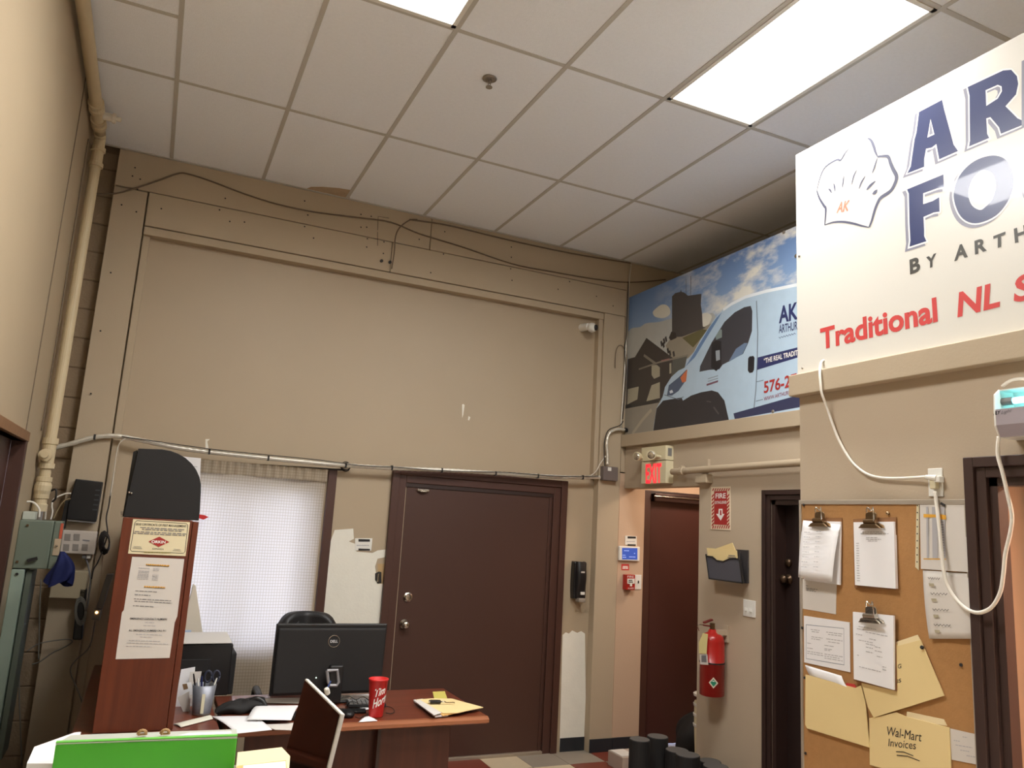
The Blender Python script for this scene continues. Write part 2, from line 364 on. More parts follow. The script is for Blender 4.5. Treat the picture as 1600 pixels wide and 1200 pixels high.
# outside wall of the far corridor and the black rubber base
bb = S('baseboard_back', label='black rubber baseboard at the foot of the back wall')
MB().box(3.30, 3.518, WB - .008, WB, 0, .10).build('base_strip', M_RUBBER, bb); MB().box(3.518, 3.727, -.008, 0, 0, .10).build('base_strip', M_RUBBER, bb, bevel=.003)
MB().box(3.731, 3.985, -.006, .004, 0, .10).build('base_strip', M_RUBBER, bb, bevel=.003)

# left wall with its door
wl = S('wall_left', label='beige left wall with a vertical seam and a dark door')
DL0, DL1 = -.92, -1.98              # door opening
DZ = 2.0
MB().box(XL - .12, XL, DL0 + .03, .3, 0, H + .1).build('wall_field', mat('left_wall_paint', (172, 154, 126), .75, var=.04, scale=2.5, bump=.05, bscale=90), wl)
MB().box(XL - .12, XL, YR, DL1, 0, H + .1).build('wall_field', MATS['left_wall_paint'], wl); MB().box(XL - .12, XL, DL1, DL0 + .03, DZ, H + .1).build('wall_field', MATS['left_wall_paint'], wl)
MB().box(XL - .004, XL + .004, -.888, -.880, 2.05, H).build('wall_seam', M_WIREP, wl)
d2 = S('door_2', label='dark brown door in the left wall')
MB().box(XL - .1, XL - .05, DL1, DL0, 0, DZ).build('door_leaf', M_BROWN, d2)
for a, b in ((DL0 - .0, DL0 + .055), (DL1 - .055, DL1)): MB().box(XL - .05, XL + .018, a, b, 0, DZ).build('casing', M_BROWN, d2, bevel=.003)
MB().box(XL - .05, XL + .022, DL1 - .055, DL0 + .055, DZ, DZ + .05).build('casing', mat('bare_brown_wood', (128, 92, 60), .6, var=.2, scale=20), d2, bevel=.003)
MB().lathe([(.028, 0), (.028, .01), (.014, .015), (.014, .04), (.028, .05), (.026, .07), (.008, .078)], (XL - .05, DL0 - .08, 1.0), (1, 0, 0)).build('knob', M_BRASS, d2, smooth=True)

# right wall: low partition with its top ledge, openings, returns
wr = S('wall_right', label='beige right partition wall that carries the printed mural')
OP0, OP1, OZ = -.004, -.996, 2.075
R0, R1, RZ = -1.724, -2.62, 2.03
TOPZ = 2.50
def rw(y0, y1, z0, z1, m=M_WALLP): return MB().box(XM, XM + .12, y0, y1, z0, z1).build('wall_field', m, wr)
rw(OP1, R0, 0, TOPZ); rw(OP0, OP1, OZ, TOPZ); rw(R0, R1, RZ, TOPZ); rw(R1, YS - .15, 0, TOPZ)
t1 = S('trim_1', label='beige ledge beam under the printed van mural')
MB().box(XM - .045, XM + .12, -3.2, 0, 2.42, TOPZ + .02).build('ledge', M_WALL, t1, bevel=.004)
rf = S('trim_2', label='flat roof deck above the inner rooms')
MB().box(XM + .1, XF, YR, .0, TOPZ - .1, TOPZ + .02).build('deck', mat('raw_board', (150, 128, 100), .9, var=.1), rf); MB().box(XS + .1, XM + .1, YR, YS, TOPZ - .1, TOPZ + .02).build('deck', MATS['raw_board'], rf)
# near partition with the shop sign
ws = S('wall_near_right', label='beige near partition wall with cork board and sign')
E0, E1, EZ = -3.745, -4.66, 1.985
def nw(y0, y1, z0, z1): return MB().box(XS, XS + .06, y0, y1, z0, z1).build('wall_field', M_WALLP, ws)
nw(YS, E0, 0, TOPZ); nw(E0, E1, EZ, TOPZ); nw(E1, YR, 0, TOPZ)
MB().box(XS + .06, XM, YS - .12, YS, 0, TOPZ - .001).build('wall_return', M_WALLP, ws)
t3 = S('trim_3', label='beige ledge beam under the large white sign')
MB().box(XS - .05, XS + .12, YR, YS + .02, 2.395, TOPZ - .004).build('ledge', M_WALL, t3, bevel=.004)
# rear and far walls close the room
MB().box(XL - .2, XF, YR - .1, YR, 0, H + .1).build('wall_rear', mat('rear_wall_paint', (226, 220, 208), .8))['kind'] = 'structure'
MB().box(XF, XF + .1, YR, 2.2, 0, H + .1).build('wall_far_right', M_WALL)['kind'] = 'structure'
bpy.data.objects['wall_rear']['label'] = 'beige rear wall behind the camera'; bpy.data.objects['wall_far_right']['label'] = 'far right outer wall above the inner rooms'
# inner rooms
ir = S('wall_inner', label='pinkish inner walls seen through the openings')
MB().box(XM + .12, 5.6, OP1 - .12, OP1, 0, TOPZ - .1).build('wall_field', M_WALL_PINKLIT, ir)
MB().box(5.5, 5.6, OP1, WB, 0, TOPZ - .1).build('wall_field', M_WALL_PINKLIT, ir)
MB().box(XM + .12, 5.2, R1 - .2, R1 - .1, 0, TOPZ - .1).build('wall_field', M_WALL_PINKLIT, ir)
MB().box(4.5, 4.6, -5.4, -2.96, 0, TOPZ - .1).build('wall_field', mat('pink_paint', (214, 172, 150), .8), ir)
MB().box(XS + .12, 4.5, -5.5, -5.4, 0, TOPZ - .1).build('wall_field', MATS['pink_paint'], ir)
def room_lamp(x, y, z, w, p, col=(1, .78, .6)):
    l = bpy.data.lights.new('room_lamp', 'AREA'); l.energy = p; l.size = w; l.color = col
    o = bpy.data.objects.new('room_lamp', l); COL.objects.link(o); o.location = (x, y, z); return o
room_lamp(4.45, -.5, 2.36, .3, 11); room_lamp(3.75, -4.4, 2.36, .35, 45)

# doors
def casing(par, ax, plane, out, a, b, top, w, m, steps=2):   # stepped casing round an opening in plane ax=plane
    a, b = sorted((a, b))
    for k in range(steps):
        o = w * k / steps; t = out * (1 - k * .45 / steps); ii = w * (steps - k) / steps
        for r in ((a - w, a - o if k == 0 else a - o, 0, top), ):
            pass
    for k in range(steps):
        g0 = w * (1 - k / steps); g1 = w * (1 - (k + 1) / steps); t = out * (1 - .4 * k)
        for (p, q, z0, z1) in ((a - g0, a - g1, 0, top + g0), (b + g1, b + g0, 0, top + g0), (a - g1, b + g1, top + g1, top + g0)):
            (MB().box(p, q, plane, plane - t, z0, z1) if ax == 1 else MB().box(plane, plane - t, p, q, z0, z1)).build('casing', m, par, bevel=.003)
d1 = S('door_1', label='dark brown steel door in the back wall with knob and deadbolt')
DA, DB, DT = 1.895, 3.135, 1.985
casing(d1, 1, WB, .035, DA - .01, DB + .01, DT + .0, .112, M_BROWN, 2)
MB().box(DA, DB, WB - .004, WB + .03, .02, DT - .03).build('door_leaf', M_BROWN2, d1, bevel=.002)
MB().box(DA - .01, DB + .01, WB - .012, WB + .002, DT - .03, DT).build('head_stop', M_DKBROWN, d1); MB().box(DB - .0, DB + .012, WB - .022, WB, 0, DT).build('side_stop', M_BROWN, d1, bevel=.003)
MB().box(DB - .03, DB - .018, WB - .012, WB, 0, DT).build('side_stop', M_BROWN, d1, bevel=.003)
MB().box(DA - .02, DB, WB - .03, WB + .02, -.003, .022).build('threshold', mat('aluminium_sill', (170, 156, 138), .45, .5), d1, bevel=.004)
p = px(637, 933, 1, WB - .004)
MB().lathe([(.034, 0), (.034, .008), (.024, .014), (.022, .02), (.009, .021), (.009, .024)], p, (0, -1, 0), 24).build('deadbolt', M_CHROME, d1, smooth=False)
p = px(631, 975, 1, WB - .004)
MB().lathe([(.036, 0), (.034, .008), (.014, .012), (.013, .03), (.026, .042), (.028, .055), (.02, .066), (.004, .068)], p, (0, -1, 0), 24).build('door_knob', M_CHROME, d1, smooth=True)
p = px(660, 766, 1, WB - .014); MB().box(p.x - .04, p.x + .05, p.y - .012, p.y, p.z - .008, p.z + .008).box(p.x - .022, p.x + .03, p.y - .02, p.y, p.z - .014, p.z - .006).build('contact_sensor', M_CHROME, d1, bevel=.002)
d3 = S('door_3', label='dark red-brown corridor door beyond the exit sign')
MB().box(3.985, 4.05, .01, WB + .05, 0, 2.075).build('casing', M_BROWN, d3, bevel=.004); MB().box(4.88, 4.95, .01, WB + .05, 0, 2.075).build('casing', M_BROWN, d3, bevel=.004)
MB().box(4.05, 4.88, .03, WB + .05, 2.0, 2.075).build('casing', M_DKBROWN, d3, bevel=.004)
MB().box(4.05, 4.88, .05, WB + .04, .01, 2.0).build('door_leaf', mat('corridor_door', (72, 42, 37), .35, var=.1, scale=2), d3)
MB().box(4.07, 4.9, -.02, .045, 1.985, 2.055).build('door_closer_track', mat('closer_bronze', (70, 52, 48), .25, .6), d3, bevel=.008)
MB().cyl((4.06, -.026, 2.03), (4.9, -.026, 2.03), .008).build('closer_rod', M_CHROME, d3)
d4 = S('door_4', label='very dark brown doorway beyond the fire extinguisher')
casing(d4, 0, XM, .03, R1, R0, RZ - .06, .062, M_DKBROWN, 2)
MB().box(XM, XM + .14, R0 - .03, R0, 0, RZ - .06).build('jamb', M_DKBROWN, d4); MB().box(XM, XM + .14, R1, R1 + .03, 0, RZ - .06).build('jamb', M_DKBROWN, d4); MB().box(XM, XM + .14, R1, R0, RZ - .09, RZ).build('jamb', M_DKBROWN, d4)
MB().box(XM + .09, XM + .13, R1 + .03, R0 - .03, .01, RZ - .09).build('door_leaf', mat('door_black_brown', (38, 26, 24), .4, var=.1), d4)
p = px(1233, 905, 0, XM + .09); MB().lathe([(.03, 0), (.03, .008), (.012, .012), (.012, .03), (.026, .042), (.026, .055), (.006, .066)], p, (-1, 0, 0)).build('door_knob', mat('dull_bronze', (84, 66, 50), .4, .8), d4, smooth=True)
MB().lathe([(.026, 0), (.024, .014), (.006, .02)], p + Vector((0, 0, .10)), (-1, 0, 0)).build('deadbolt', MATS['dull_bronze'], d4, smooth=True)
d5 = S('door_5', label='open doorway with purple-brown casing at the right edge')
casing(d5, 0, XS, .035, E1, E0, EZ, .075, mat('plum_brown', (66, 50, 46), .35, var=.08, scale=3), 2)
MB().box(XS - .002, XS + .05, E0 - .03, E0, 0, EZ).build('jamb', MATS['plum_brown'], d5); MB().box(XS - .002, XS + .05, E1, E1 + .03, 0, EZ).build('jamb', MATS['plum_brown'], d5); MB().box(XS - .002, XS + .05, E1, E0, EZ - .03, EZ).build('jamb', MATS['plum_brown'], d5)

# window, glass
w1 = S('window_1', label='daylit window behind the patterned curtain')
fr = MB()
for a in ((WX0, WX0 + .05, WZ0, WZ1), (WX1 - .05, WX1, WZ0, WZ1), (WX0, WX1, WZ0, WZ0 + .05), (WX0, WX1, WZ1 - .05, WZ1), (.72, .75, WZ0, WZ1)): fr.box(a[0], a[1], WB + .06, WB + .13, a[2], a[3])
fr.build('window_frame', M_WHITE, w1)
MB().box(WX0, WX1, WB + .09, WB + .094, WZ0, WZ1).build('glass', mat('window_glass', (240, 245, 250), .02, trans=1, var=0), w1)
MB().box(1.300, 1.362, WB - .03, WB + .02, .55, 2.035).build('casing', M_BROWN, w1, bevel=.004)
MB().box(WX0, WX1, WB + .002, WB + .06, .76, .785).build('sill', M_BROWN, w1, bevel=.004)

# ------------------------------------------------------------------ ceiling lights
M_DIFF = mat('light_panel', (255, 253, 248), .5, var=0, emit=(250, 250, 252), estr=3.5)
def panel_light(x, y, k=1):            # the tubes behind a prismatic lens: little light leaves near the horizontal
    l = bpy.data.lights.new('tube_light', 'AREA'); l.shape = 'RECTANGLE'; l.size = .53; l.size_y = 1.13; l.energy = LAMP * k; l.color = (1.0, .985, .955); l.spread = math.radians(172)
    o = bpy.data.objects.new('tube_light', l); COL.objects.link(o); o.location = (x, y, H - .008)
def troffer(i, j, label):
    x0, y1 = .61 * i, rows[j]; t = thing('ceiling_light', label, 'ceiling light', (x0 + .305, y1 - .605, H), 'recessed ceiling light panels')
    m = MB(); a, b, c, d = x0 + .012, x0 + .598, y1 - .012, y1 - 1.198
    for r in ((a, a + .022, d, c), (b - .022, b, d, c), (a, b, c - .022, c), (a, b, d, d + .022)): m.box(r[0], r[1], r[2], r[3], H - .004, H + .05)
    m.build('frame', M_WHITE, t); panel_light(x0 + .305, y1 - .605)
    MB().box(a + .022, b - .022, d + .022, c - .022, H + .002, H + .02).build('diffuser', M_DIFF, t)
troffer(4, 2, 'large glowing ceiling light panel nearest the white shop sign')
troffer(1, 2, 'glowing ceiling light panel cut off by the top edge, left of the sprinkler')
troffer(4, 4, 'unseen fill light panel added behind the camera on the right')  # out of view, added as fill light
for x in (.9, 2.3):  # two unseen panels added to raise the bounce light in the room
    t = thing('ceiling_light', 'unseen fill light panel added far behind the camera, %s' % ('left one' if x < 2 else 'right one'), 'ceiling light', (x, -7.9, H))
    MB().box(x - .3, x + .3, -8.5, -7.3, H - .006, H).build('diffuser', M_DIFF, t); panel_light(x, -7.9, 1.9); MB().box(x - .32, x + .32, -8.52, -7.28, H - .008, H).build('frame', M_WHITE, t)

# ------------------------------------------------------------------ window dressing
cm = bpy.data.materials.new('curtain_cloth'); cm.use_nodes = True; nt = cm.node_tree; nt.nodes.remove(nt.nodes['Principled BSDF'])
df = nt.nodes.new('ShaderNodeBsdfDiffuse'); tr = nt.nodes.new('ShaderNodeBsdfTranslucent'); mx = nt.nodes.new('ShaderNodeMixShader'); mx.inputs[0].default_value = .5
tc = nt.nodes.new('ShaderNodeTexCoord'); sx = nt.nodes.new('ShaderNodeSeparateXYZ'); nt.links.new(tc.outputs['Object'], sx.inputs[0])
def wav(axis, sc_):
    a = nt.nodes.new('ShaderNodeMath'); a.operation = 'MULTIPLY'; a.inputs[1].default_value = sc_; nt.links.new(sx.outputs[axis], a.inputs[0])
    b = nt.nodes.new('ShaderNodeMath'); b.operation = 'FRACT'; nt.links.new(a.outputs[0], b.inputs[0])
    c = nt.nodes.new('ShaderNodeMath'); c.operation = 'LESS_THAN'; c.inputs[1].default_value = .16; nt.links.new(b.outputs[0], c.inputs[0]); return c
g1, g2 = wav(0, 54), wav(2, 50); ad = nt.nodes.new('ShaderNodeMath'); ad.operation = 'MAXIMUM'; nt.links.new(g1.outputs[0], ad.inputs[0]); nt.links.new(g2.outputs[0], ad.inputs[1])
cr_ = nt.nodes.new('ShaderNodeMix'); cr_.data_type = 'RGBA'; cr_.inputs[6].default_value = lin((204, 191, 170)); cr_.inputs[7].default_value = lin((180, 165, 143)); nt.links.new(ad.outputs[0], cr_.inputs[0])
for q in (df, tr): nt.links.new(cr_.outputs[2], q.inputs[0])
nt.links.new(df.outputs[0], mx.inputs[1]); nt.links.new(tr.outputs[0], mx.inputs[2]); nt.links.new(mx.outputs[0], nt.nodes['Material Output'].inputs[0])
ct = thing('window_curtain', 'sheer cream gridded curtain hanging over the bright window', 'curtain', (.75, 0, 2.03))
def curt(a, b):
    x = .18 + 1.10 * a; fold = .006 * math.sin(34 * a + 2 * math.sin(5 * a)) * (.5 + b) + .012 * math.sin(9 * a + .6)
    return Vector((x + .01 * b * math.sin(11 * a), WB - .036 + 1.1 * fold, 2.008 - 1.70 * b))
MB().grid(curt, 90, 30).build('cloth', cm, ct, smooth=True)
def head(a, b): return Vector((.18 + 1.105 * a, WB - .054 + .008 * math.sin(120 * a + 1.3 * math.sin(17 * a)) * (1 - .5 * b), 2.032 - .085 * b))
MB().grid(head, 200, 5).build('ruffled_heading', cm, ct, smooth=True)
rd = thing('curtain_rod', 'thin black curtain rod with a wire scroll finial', 'curtain rod', (.8, WB - .05, 2.02))
MB().cyl((.1, WB - .034, 2.012), (1.40, WB - .034, 2.040), .006, n=8).build('rod', M_WIREB, rd)
c = px(540, 729, 1, WB - .045); m = MB()
for a in range(4):
    th = a * math.pi / 4; m.tube([c + Vector((.034 * math.cos(t), .034 * math.sin(t) * math.sin(th), .034 * math.sin(t) * math.cos(th))) for t in [i * math.pi / 8 for i in range(17)]], .0035, 5)
m.build('finial', M_WIREB, rd)

t = tag(sheet(px(284, 713, 1, -.02), px(314, 716, 1, -.02), px(312, 762, 1, -.02), px(284, 760, 1, -.02), .004).build('paper_note', M_PAPER), 'white paper sheet pinned at the curtain behind the black organiser', 'paper')
lines(px(288, 758, 1, -.026), px(312, 760, 1, -.026), px(288, 715, 1, -.026), [(.7, .3, .85), (.62, .3, .7)], M_INKD, t)

# ------------------------------------------------------------------ conduits and cables on the back wall
C = lambda pts, off: [px(u, v, 1, off) for u, v in pts]
cond = thing('flexible_conduit', 'ribbed armoured conduit run across the back wall above the window and door', 'conduit', px(600, 728, 1, WB - .05))
P0 = ((70, 703), (105, 695), (145, 684), (178, 681), (205, 685), (250, 694), (300, 703), (400, 714), (480, 722), (540, 727), (620, 732), (700, 735), (800, 741), (880, 745.5), (937, 746))
MB().tube(catmull(C(P0, -.018), 4), .0145, 8, rib=.02).build('conduit_tube', M_CONDUIT, cond)
m = MB()
for u, v in ((148, 683), (327, 706), (419, 716), (540, 727), (612, 731), (690, 735), (774, 740), (840, 744), (910, 746)):
    p = px(u, v, 1, -.018); MB().box(p.x - .006, p.x + .006, p.y - .017, p.y + .017, p.z - .017, p.z + .017).build('strap', M_WIREB, cond)
def cable(label, pts, r, m, name='cable', cat='cable', sm=5): return tag(MB().tube(pts, r, 6, sm=sm).build(name, m, smooth=True), label, cat)
cable('thin black cable tied along the top of the ribbed conduit', C(((190, 682), (260, 692), (340, 703), (420, 711), (500, 719), (560, 727), (620, 730), (700, 736), (790, 738), (870, 744), (935, 744)), -.042), .003, M_WIREB)
cable('beige cable dropping from the conduit beside the black organiser', C(((196, 685), (187, 692), (182, 708), (177, 745), (172, 775)), -.03), .0045, M_CONDUIT)
cable('black cord hanging from the beige drop beside the cabinet', C(((173, 770), (170, 790), (166, 810), (168, 835), (160, 860)), -.03), .004, M_WIREB)
cable('dark painted cable sagging along the top boards of the back wall', C(((150, 303), (180, 302), (215, 293), (250, 281), (278, 271), (295, 272), (330, 283), (380, 302), (430, 318), (490, 331), (560, 340), (610, 347), (655, 365), (720, 385), (800, 412), (860, 424), (930, 436), (983, 441), (1040, 437)), -.012), .0055, M_WIREP)
cable('short cable looping down from the ceiling edge to two bolts', C(((652, 343), (640, 344), (625, 355), (618, 370), (616, 395), (612, 420)), -.034), .005, M_WIREP)
p = px(612, 421, 1, -.01); m = MB().lathe([(.010, 0), (.010, .02), (.004, .022)], p, (0, -1, 0), 10); 
cable('cable lying under the ceiling edge above the back wall', C(((640, 343), (700, 352), (770, 369), (840, 385), (910, 399), (985, 411)), -.014), .006, M_WIREP)
cable('pale cable running down the corner beside the mural', [px(u, v, 1, -.02) for u, v in ((986, 413), (983, 440), (981, 480), (979, 520), (977, 560), (974, 610), (971, 650), (970, 672))], .006, M_CONDUIT)
cable('black cable bundled behind the pale corner cable', [px(u, v, 1, -.028) for u, v in ((982, 440), (979, 520), (976, 545), (978, 580), (976, 620), (973, 655))], .004, M_WIREB)
cable('loop of dark cable hanging out of the corner bundle', C(((979, 556), (973, 541), (966, 541), (962, 552), (961, 575)), -.02), .0035, M_WIREP)
cd2 = thing('corner_conduit', 'curved ribbed conduit from the grey junction box up to the mural ledge', 'conduit', px(950, 690, 1, -.03))
MB().tube(catmull(C(((949, 726), (949, 712), (948, 690), (953, 676), (965, 671), (978, 672)), -.035), 5), .011, 8, rib=.018).build('conduit_tube', M_CONDUIT, cd2)
MB().cyl(px(976, 671, 1, -.035), px(983, 674, 1, -.035), .017).build('connector', M_BLACK, cd2)
cable('black cord beside the curved corner conduit', C(((945, 733), (944, 705), (945, 688), (951, 672), (968, 665), (974, 658)), -.05), .004, M_WIREB)
cable('beige cable curving up from the wall conduit to the corner box', C(((880, 747), (915, 745), (930, 738), (938, 724), (947, 712)), -.03), .005, M_CONDUIT)
jb = thing('junction_box', 'small grey junction box on the corner post', 'electrical box', px(953, 742, 1, -.03))
a, b = px(943, 728, 1, -.05), px(965, 752, 1, -.05); MB().box(a.x, b.x, -.055, 0, b.z, a.z).build('box', mat('junction_grey', (112, 102, 98), .5), jb, bevel=.004)
a, b = px(950, 730, 1, -.056), px(955, 736, 1, -.056); MB().box(a.x, b.x, -.058, -.055, b.z, a.z).build('sticker', M_WHITE, jb)

# dome camera and sprinkler
p = px(921, 504, 1, .02); dc = thing('security_camera', 'white ball security camera under the panel frame', 'camera', p)
c = px(925, 512, 1, -.045); MB().sphere(c, .042, 16, 10).build('ball', M_WHITE, dc, smooth=True)
MB().lathe([(.026, .028), (.026, .036), (.024, .044), (.008, .050)], c, (.55, -.8, -.05), 16).build('lens', M_BLACK, dc, smooth=True)
MB().cyl(c + Vector((-.02, .02, .01)), (c.x - .03, WB, c.z + .02), .030, .034, 14).build('mount', M_WHITE, dc)
MB().tube([c + Vector((.03, .03, .03)), (c.x + .05, .03, c.z + .06), (c.x + .07, .02, c.z + .05)], .004, 6, sm=4).build('lead', M_WIREB, dc)
p = px(765, 123, 2, H); sk = thing('fire_sprinkler', 'chrome pendent sprinkler head on the ceiling tiles', 'sprinkler', p)
MB().lathe([(.040, 0), (.038, -.004), (.024, -.008), (.018, -.007)], p, (0, 0, 1), 20).build('escutcheon', M_STEEL, sk, smooth=True)
MB().cyl(p, p + Vector((0, 0, -.025)), .010, n=10).cyl(p + Vector((.008, 0, -.02)), p + Vector((.003, 0, -.05)), .0025, n=6).cyl(p + Vector((-.008, 0, -.02)), p + Vector((-.003, 0, -.05)), .0025, n=6).build('body', M_STEEL, sk)
MB().cyl(p + Vector((0, 0, -.048)), p + Vector((0, 0, -.052)), .018, n=14).build('deflector', M_STEEL, sk)

# ------------------------------------------------------------------ left wall pipes and boxes
pp = thing('sprinkler_riser', 'cream painted vertical pipe with a tee and valve beside the left wall', 'pipe', (-.455, -.25, 2.0))
PX, PY = -.419, -.25
MB().cyl((PX, PY, 2.06), (PX, PY, 3.82), .031, n=18).build('pipe', M_PIPE, pp, smooth=False)
MB().lathe([(.043, 0), (.043, .03), (.036, .034), (.036, .14), (.043, .144), (.043, .18)], (PX, PY, 1.89), (0, 0, 1), 18).build('tee', M_PIPE, pp)
MB().lathe([(.028, 0), (.028, .03), (.036, .034), (.036, .06), (.02, .062), (.02, .09)], (PX - .005, PY - .02, 1.965), (-.03, -1, 0), 14).build('branch', M_PIPE, pp)
MB().lathe([(.04, 0), (.04, .04), (.033, .045), (.033, .07), (.04, .075), (.04, .10), (.046, .12), (.046, .15), (.038, .17), (.042, .175), (.042, .2), (.03, .202), (.03, .26)], (PX, PY, 1.64), (0, 0, 1), 18).build('check_valve', M_PIPE, pp)
MB().cyl((PX, PY, .3), (PX, PY, 1.66), .022, n=12).build('lower_pipe', M_STEEL, pp)
MB().tube([(PX + .04, PY, 1.76), (PX + .07, PY - .02, 1.77), (PX + .075, PY - .02, 1.72), (PX + .06, PY, 1.70)], .006, 6, sm=4).build('chain', M_WIREB, pp)
MB().lathe([(.043, 0), (.043, .025), (.034, .03), (.034, .1), (.043, .105), (.043, .13)], (PX, PY, 3.80), (0, 0, 1), 16).build('coupling', M_PIPE, pp)
MB().tube([(PX, PY, 3.9), (PX, PY, 3.97), (PX, PY - .05, 4.01), (PX, PY - .5, 4.01), (PX, -4.5, 4.01)], .034, 14, sm=4).build('overhead_pipe', M_PIPE, pp, smooth=True)
for y in (-.62, -.40): MB().lathe([(.044, 0), (.044, .035), (.037, .04), (.037, .07), (.044, .075), (.044, .1)], (PX, y, 4.01), (0, -1, 0), 16).build('elbow_collar', M_PIPE, pp)
MB().lathe([(.024, 0), (.024, .05), (.032, .052), (.032, .07), (.014, .072), (.014, .1)], (PX + .03, -.56, 4.01), (1, 0, 0), 12).build('side_plug', mat('white_enamel', (224, 216, 200), .4), pp)
cable('thin dark cord running down the left wall behind the cream pipe', [(XL + .008, -.42, 3.9), (XL + .008, -.40, 3.4), (XL + .008, -.37, 2.9), (XL + .008, -.34, 2.4), (XL + .008, -.36, 2.1)], .004, M_WIREP)

db = thing('disconnect_box', 'grey-green electrical disconnect box near the left door', 'electrical box', (-.37, -.5, 1.33))
MB().box(XL, -.305, -.55, -.42, 1.335, 1.595).build('enclosure', M_GREYBOX, db, bevel=.006)
MB().box(-.303, -.265, -.545, -.42, 1.335, 1.595).build('side_box', M_GREYBOX, db, bevel=.004)
MB().box(-.272, -.258, -.549, -.545, 1.50, 1.585).build('warning_sticker', mat('orange_sticker', (196, 88, 60), .6), db)
MB().box(-.29, -.258, -.549, -.545, 1.41, 1.50).build('label_sticker', mat('beige_sticker', (186, 166, 138), .6), db)
for x, z in ((-.45, 1.37), (-.43, 1.565), (-.375, 1.385)): MB().cyl((x, -.55, z), (x, -.556, z), .007, n=8).build('screw', M_BRASS, db)
MB().obox((-.38, -.56, 1.385), (.022, 0, .008), (0, .008, 0), (-.003, 0, .008)).build('latch', M_WIREB, db)
MB().sphere((-.277, -.552, 1.46), .007).build('switch_knob', M_CHROME, db)
pg = thing('electrical_panel', 'tall pale green electrical panel under the disconnect box', 'electrical box', (-.43, -.5, 0))
MB().box(XL, -.408, -.55, -.30, .25, 1.33).build('cover', M_PALEGREEN, pg, bevel=.004)
MB().box(-.404, -.375, -.52, -.30, .35, 1.32).build('side_panel', mat('dull_green_panel', (96, 104, 92), .6), pg, bevel=.003)
MB().cyl((-.442, -.55, 1.305), (-.442, -.556, 1.305), .008, n=8).build('screw', M_WIREB, pg)
wbx = thing('splice_box', 'small white box on top of the disconnect box', 'electrical box', (-.43, -.45, 1.6))
MB().box(XL + .005, -.405, -.52, -.43, 1.596, 1.64).build('box', mat('pale_box', (186, 190, 178), .5), wbx, bevel=.003)
cable('grey ribbed cable dropping behind the cream pipe', [px(u, v, 1, -.2) for u, v in ((57, 760), (66, 775), (71, 795), (70, 812))], .007, M_CONDUIT)
cable('white cable arching over the splice box', [px(u, v, 1, -.4) for u, v in ((41, 784), (52, 785), (61, 795), (61, 808))], .006, M_WIREW)
cable('white cable looping from the black modem to the disconnect box', [px(u, v, 1, -.12) for u, v in ((111, 771), (100, 772), (84, 780), (81, 790), (82, 800), (79, 812))], .005, M_WIREW)
cable('dull yellow cable from the modem to the boxes', [px(u, v, 1, -.10) for u, v in ((110, 779), (100, 783), (91, 795), (83, 811))], .004, mat('dull_yellow_cord', (150, 132, 96), .6))

md = thing('internet_modem', 'black internet modem hung on the board above the grey alarm box', 'modem', (-.22, 0, 1.6))
a, b = px(110, 750, 1, -.06), px(158, 812, 1, -.06)
m = MB().prism([px(u, v, 1, -.065) for u, v in ((118, 748), (161, 753), (150, 816), (104, 811), (106, 790))], (0, .065, 0)).build('case', M_BLACK, md, bevel=.006)
for k in range(5): MB().box(-.155, -.13, -.068, -.064, 1.66 + .03 * k, 1.668 + .03 * k).build('status_light', mat('dim_led', (60, 62, 66), .4), md)
MB().ribbon([px(106, 813, 1, -.066), px(149, 817, 1, -.066)], .006, (0, 1, 0)).build('lower_trim', M_GREY, md)
tk = thing('cable_trough', 'narrow black cable trough beside the modem', 'cable trough', px(96, 830, 1, -.02))
MB().prism([px(u, v, 1, -.05) for u, v in ((102, 782), (108, 782), (101, 826), (93, 826))], (0, .06, 0)).build('channel', M_BLACK, tk, bevel=.003)
ab = thing('alarm_box', 'light grey vented alarm box below the black modem', 'alarm box', px(124, 848, 1, 0))
MB().prism([px(u, v, 1, -.085) for u, v in ((97, 828), (152, 831), (147, 867), (92, 864))], (0, .085, 0)).build('case', mat('light_grey_plastic', (192, 180, 168), .5), ab, bevel=.006)
for i in range(3):
    for j in range(2):
        if i == 2 and j == 0: continue
        u, v = 101 + 14.5 * i - 2 * j, 834 + 16 * j
        MB().add([px(*q, 1, -.0865) for q in ((u, v), (u + 9.5, v + .5), (u + 8.5, v + 11), (u - 1, v + 10.5))], [(0, 1, 2, 3)]).build('vent', mat('vent_grey', (136, 128, 120), .8), ab)
MB().add([px(*q, 1, -.0865) for q in ((129, 843), (140, 844), (140, 846), (129, 845))], [(0, 1, 2, 3)]).build('nameplate', M_INK, ab)
for u, c_ in ((132, M_GREY), (139, M_WHITE)): p = px(u, 869, 1, -.05); MB().box(p.x - .01, p.x + .01, -.07, -.03, p.z - .012, p.z + .006).build('plug', c_, ab)
lb = thing('wall_box', 'blank cream wall box below the alarm box', 'electrical box', px(108, 915, 1, 0))
MB().prism([px(u, v, 1, -.07) for u, v in ((84, 890), (138, 893), (132, 936), (76, 934))], (0, .075, 0)).build('case', mat('dim_cream_box', (178, 164, 136), .6), lb, bevel=.005)
bc = thing('blue_rag', 'dark blue cloth hanging beside the disconnect box', 'cloth', px(90, 880, 1, -.4))
def rag(a, b):
    a2 = 2 * math.pi * a; w = (.012 + .075 * math.sin(min(1, b * 1.25) * 1.45)) * (1 + .18 * math.sin(5 * a2) + .12 * math.sin(3 * a2 + 6 * b))
    return Vector((-.240 + .02 * math.sin(3 * b) + w * .70 * math.cos(a2), -.60 + .45 * w * math.sin(a2), 1.435 - .17 * b - .02 * math.sin(2 * a2) * b))
MB().grid(rag, 36, 14).build('cloth', M_BLUE, bc, smooth=True)
tk = thing('cable_coil', 'coil of black cord hung beside the alarm box', 'cable', px(164, 845, 1, -.04))
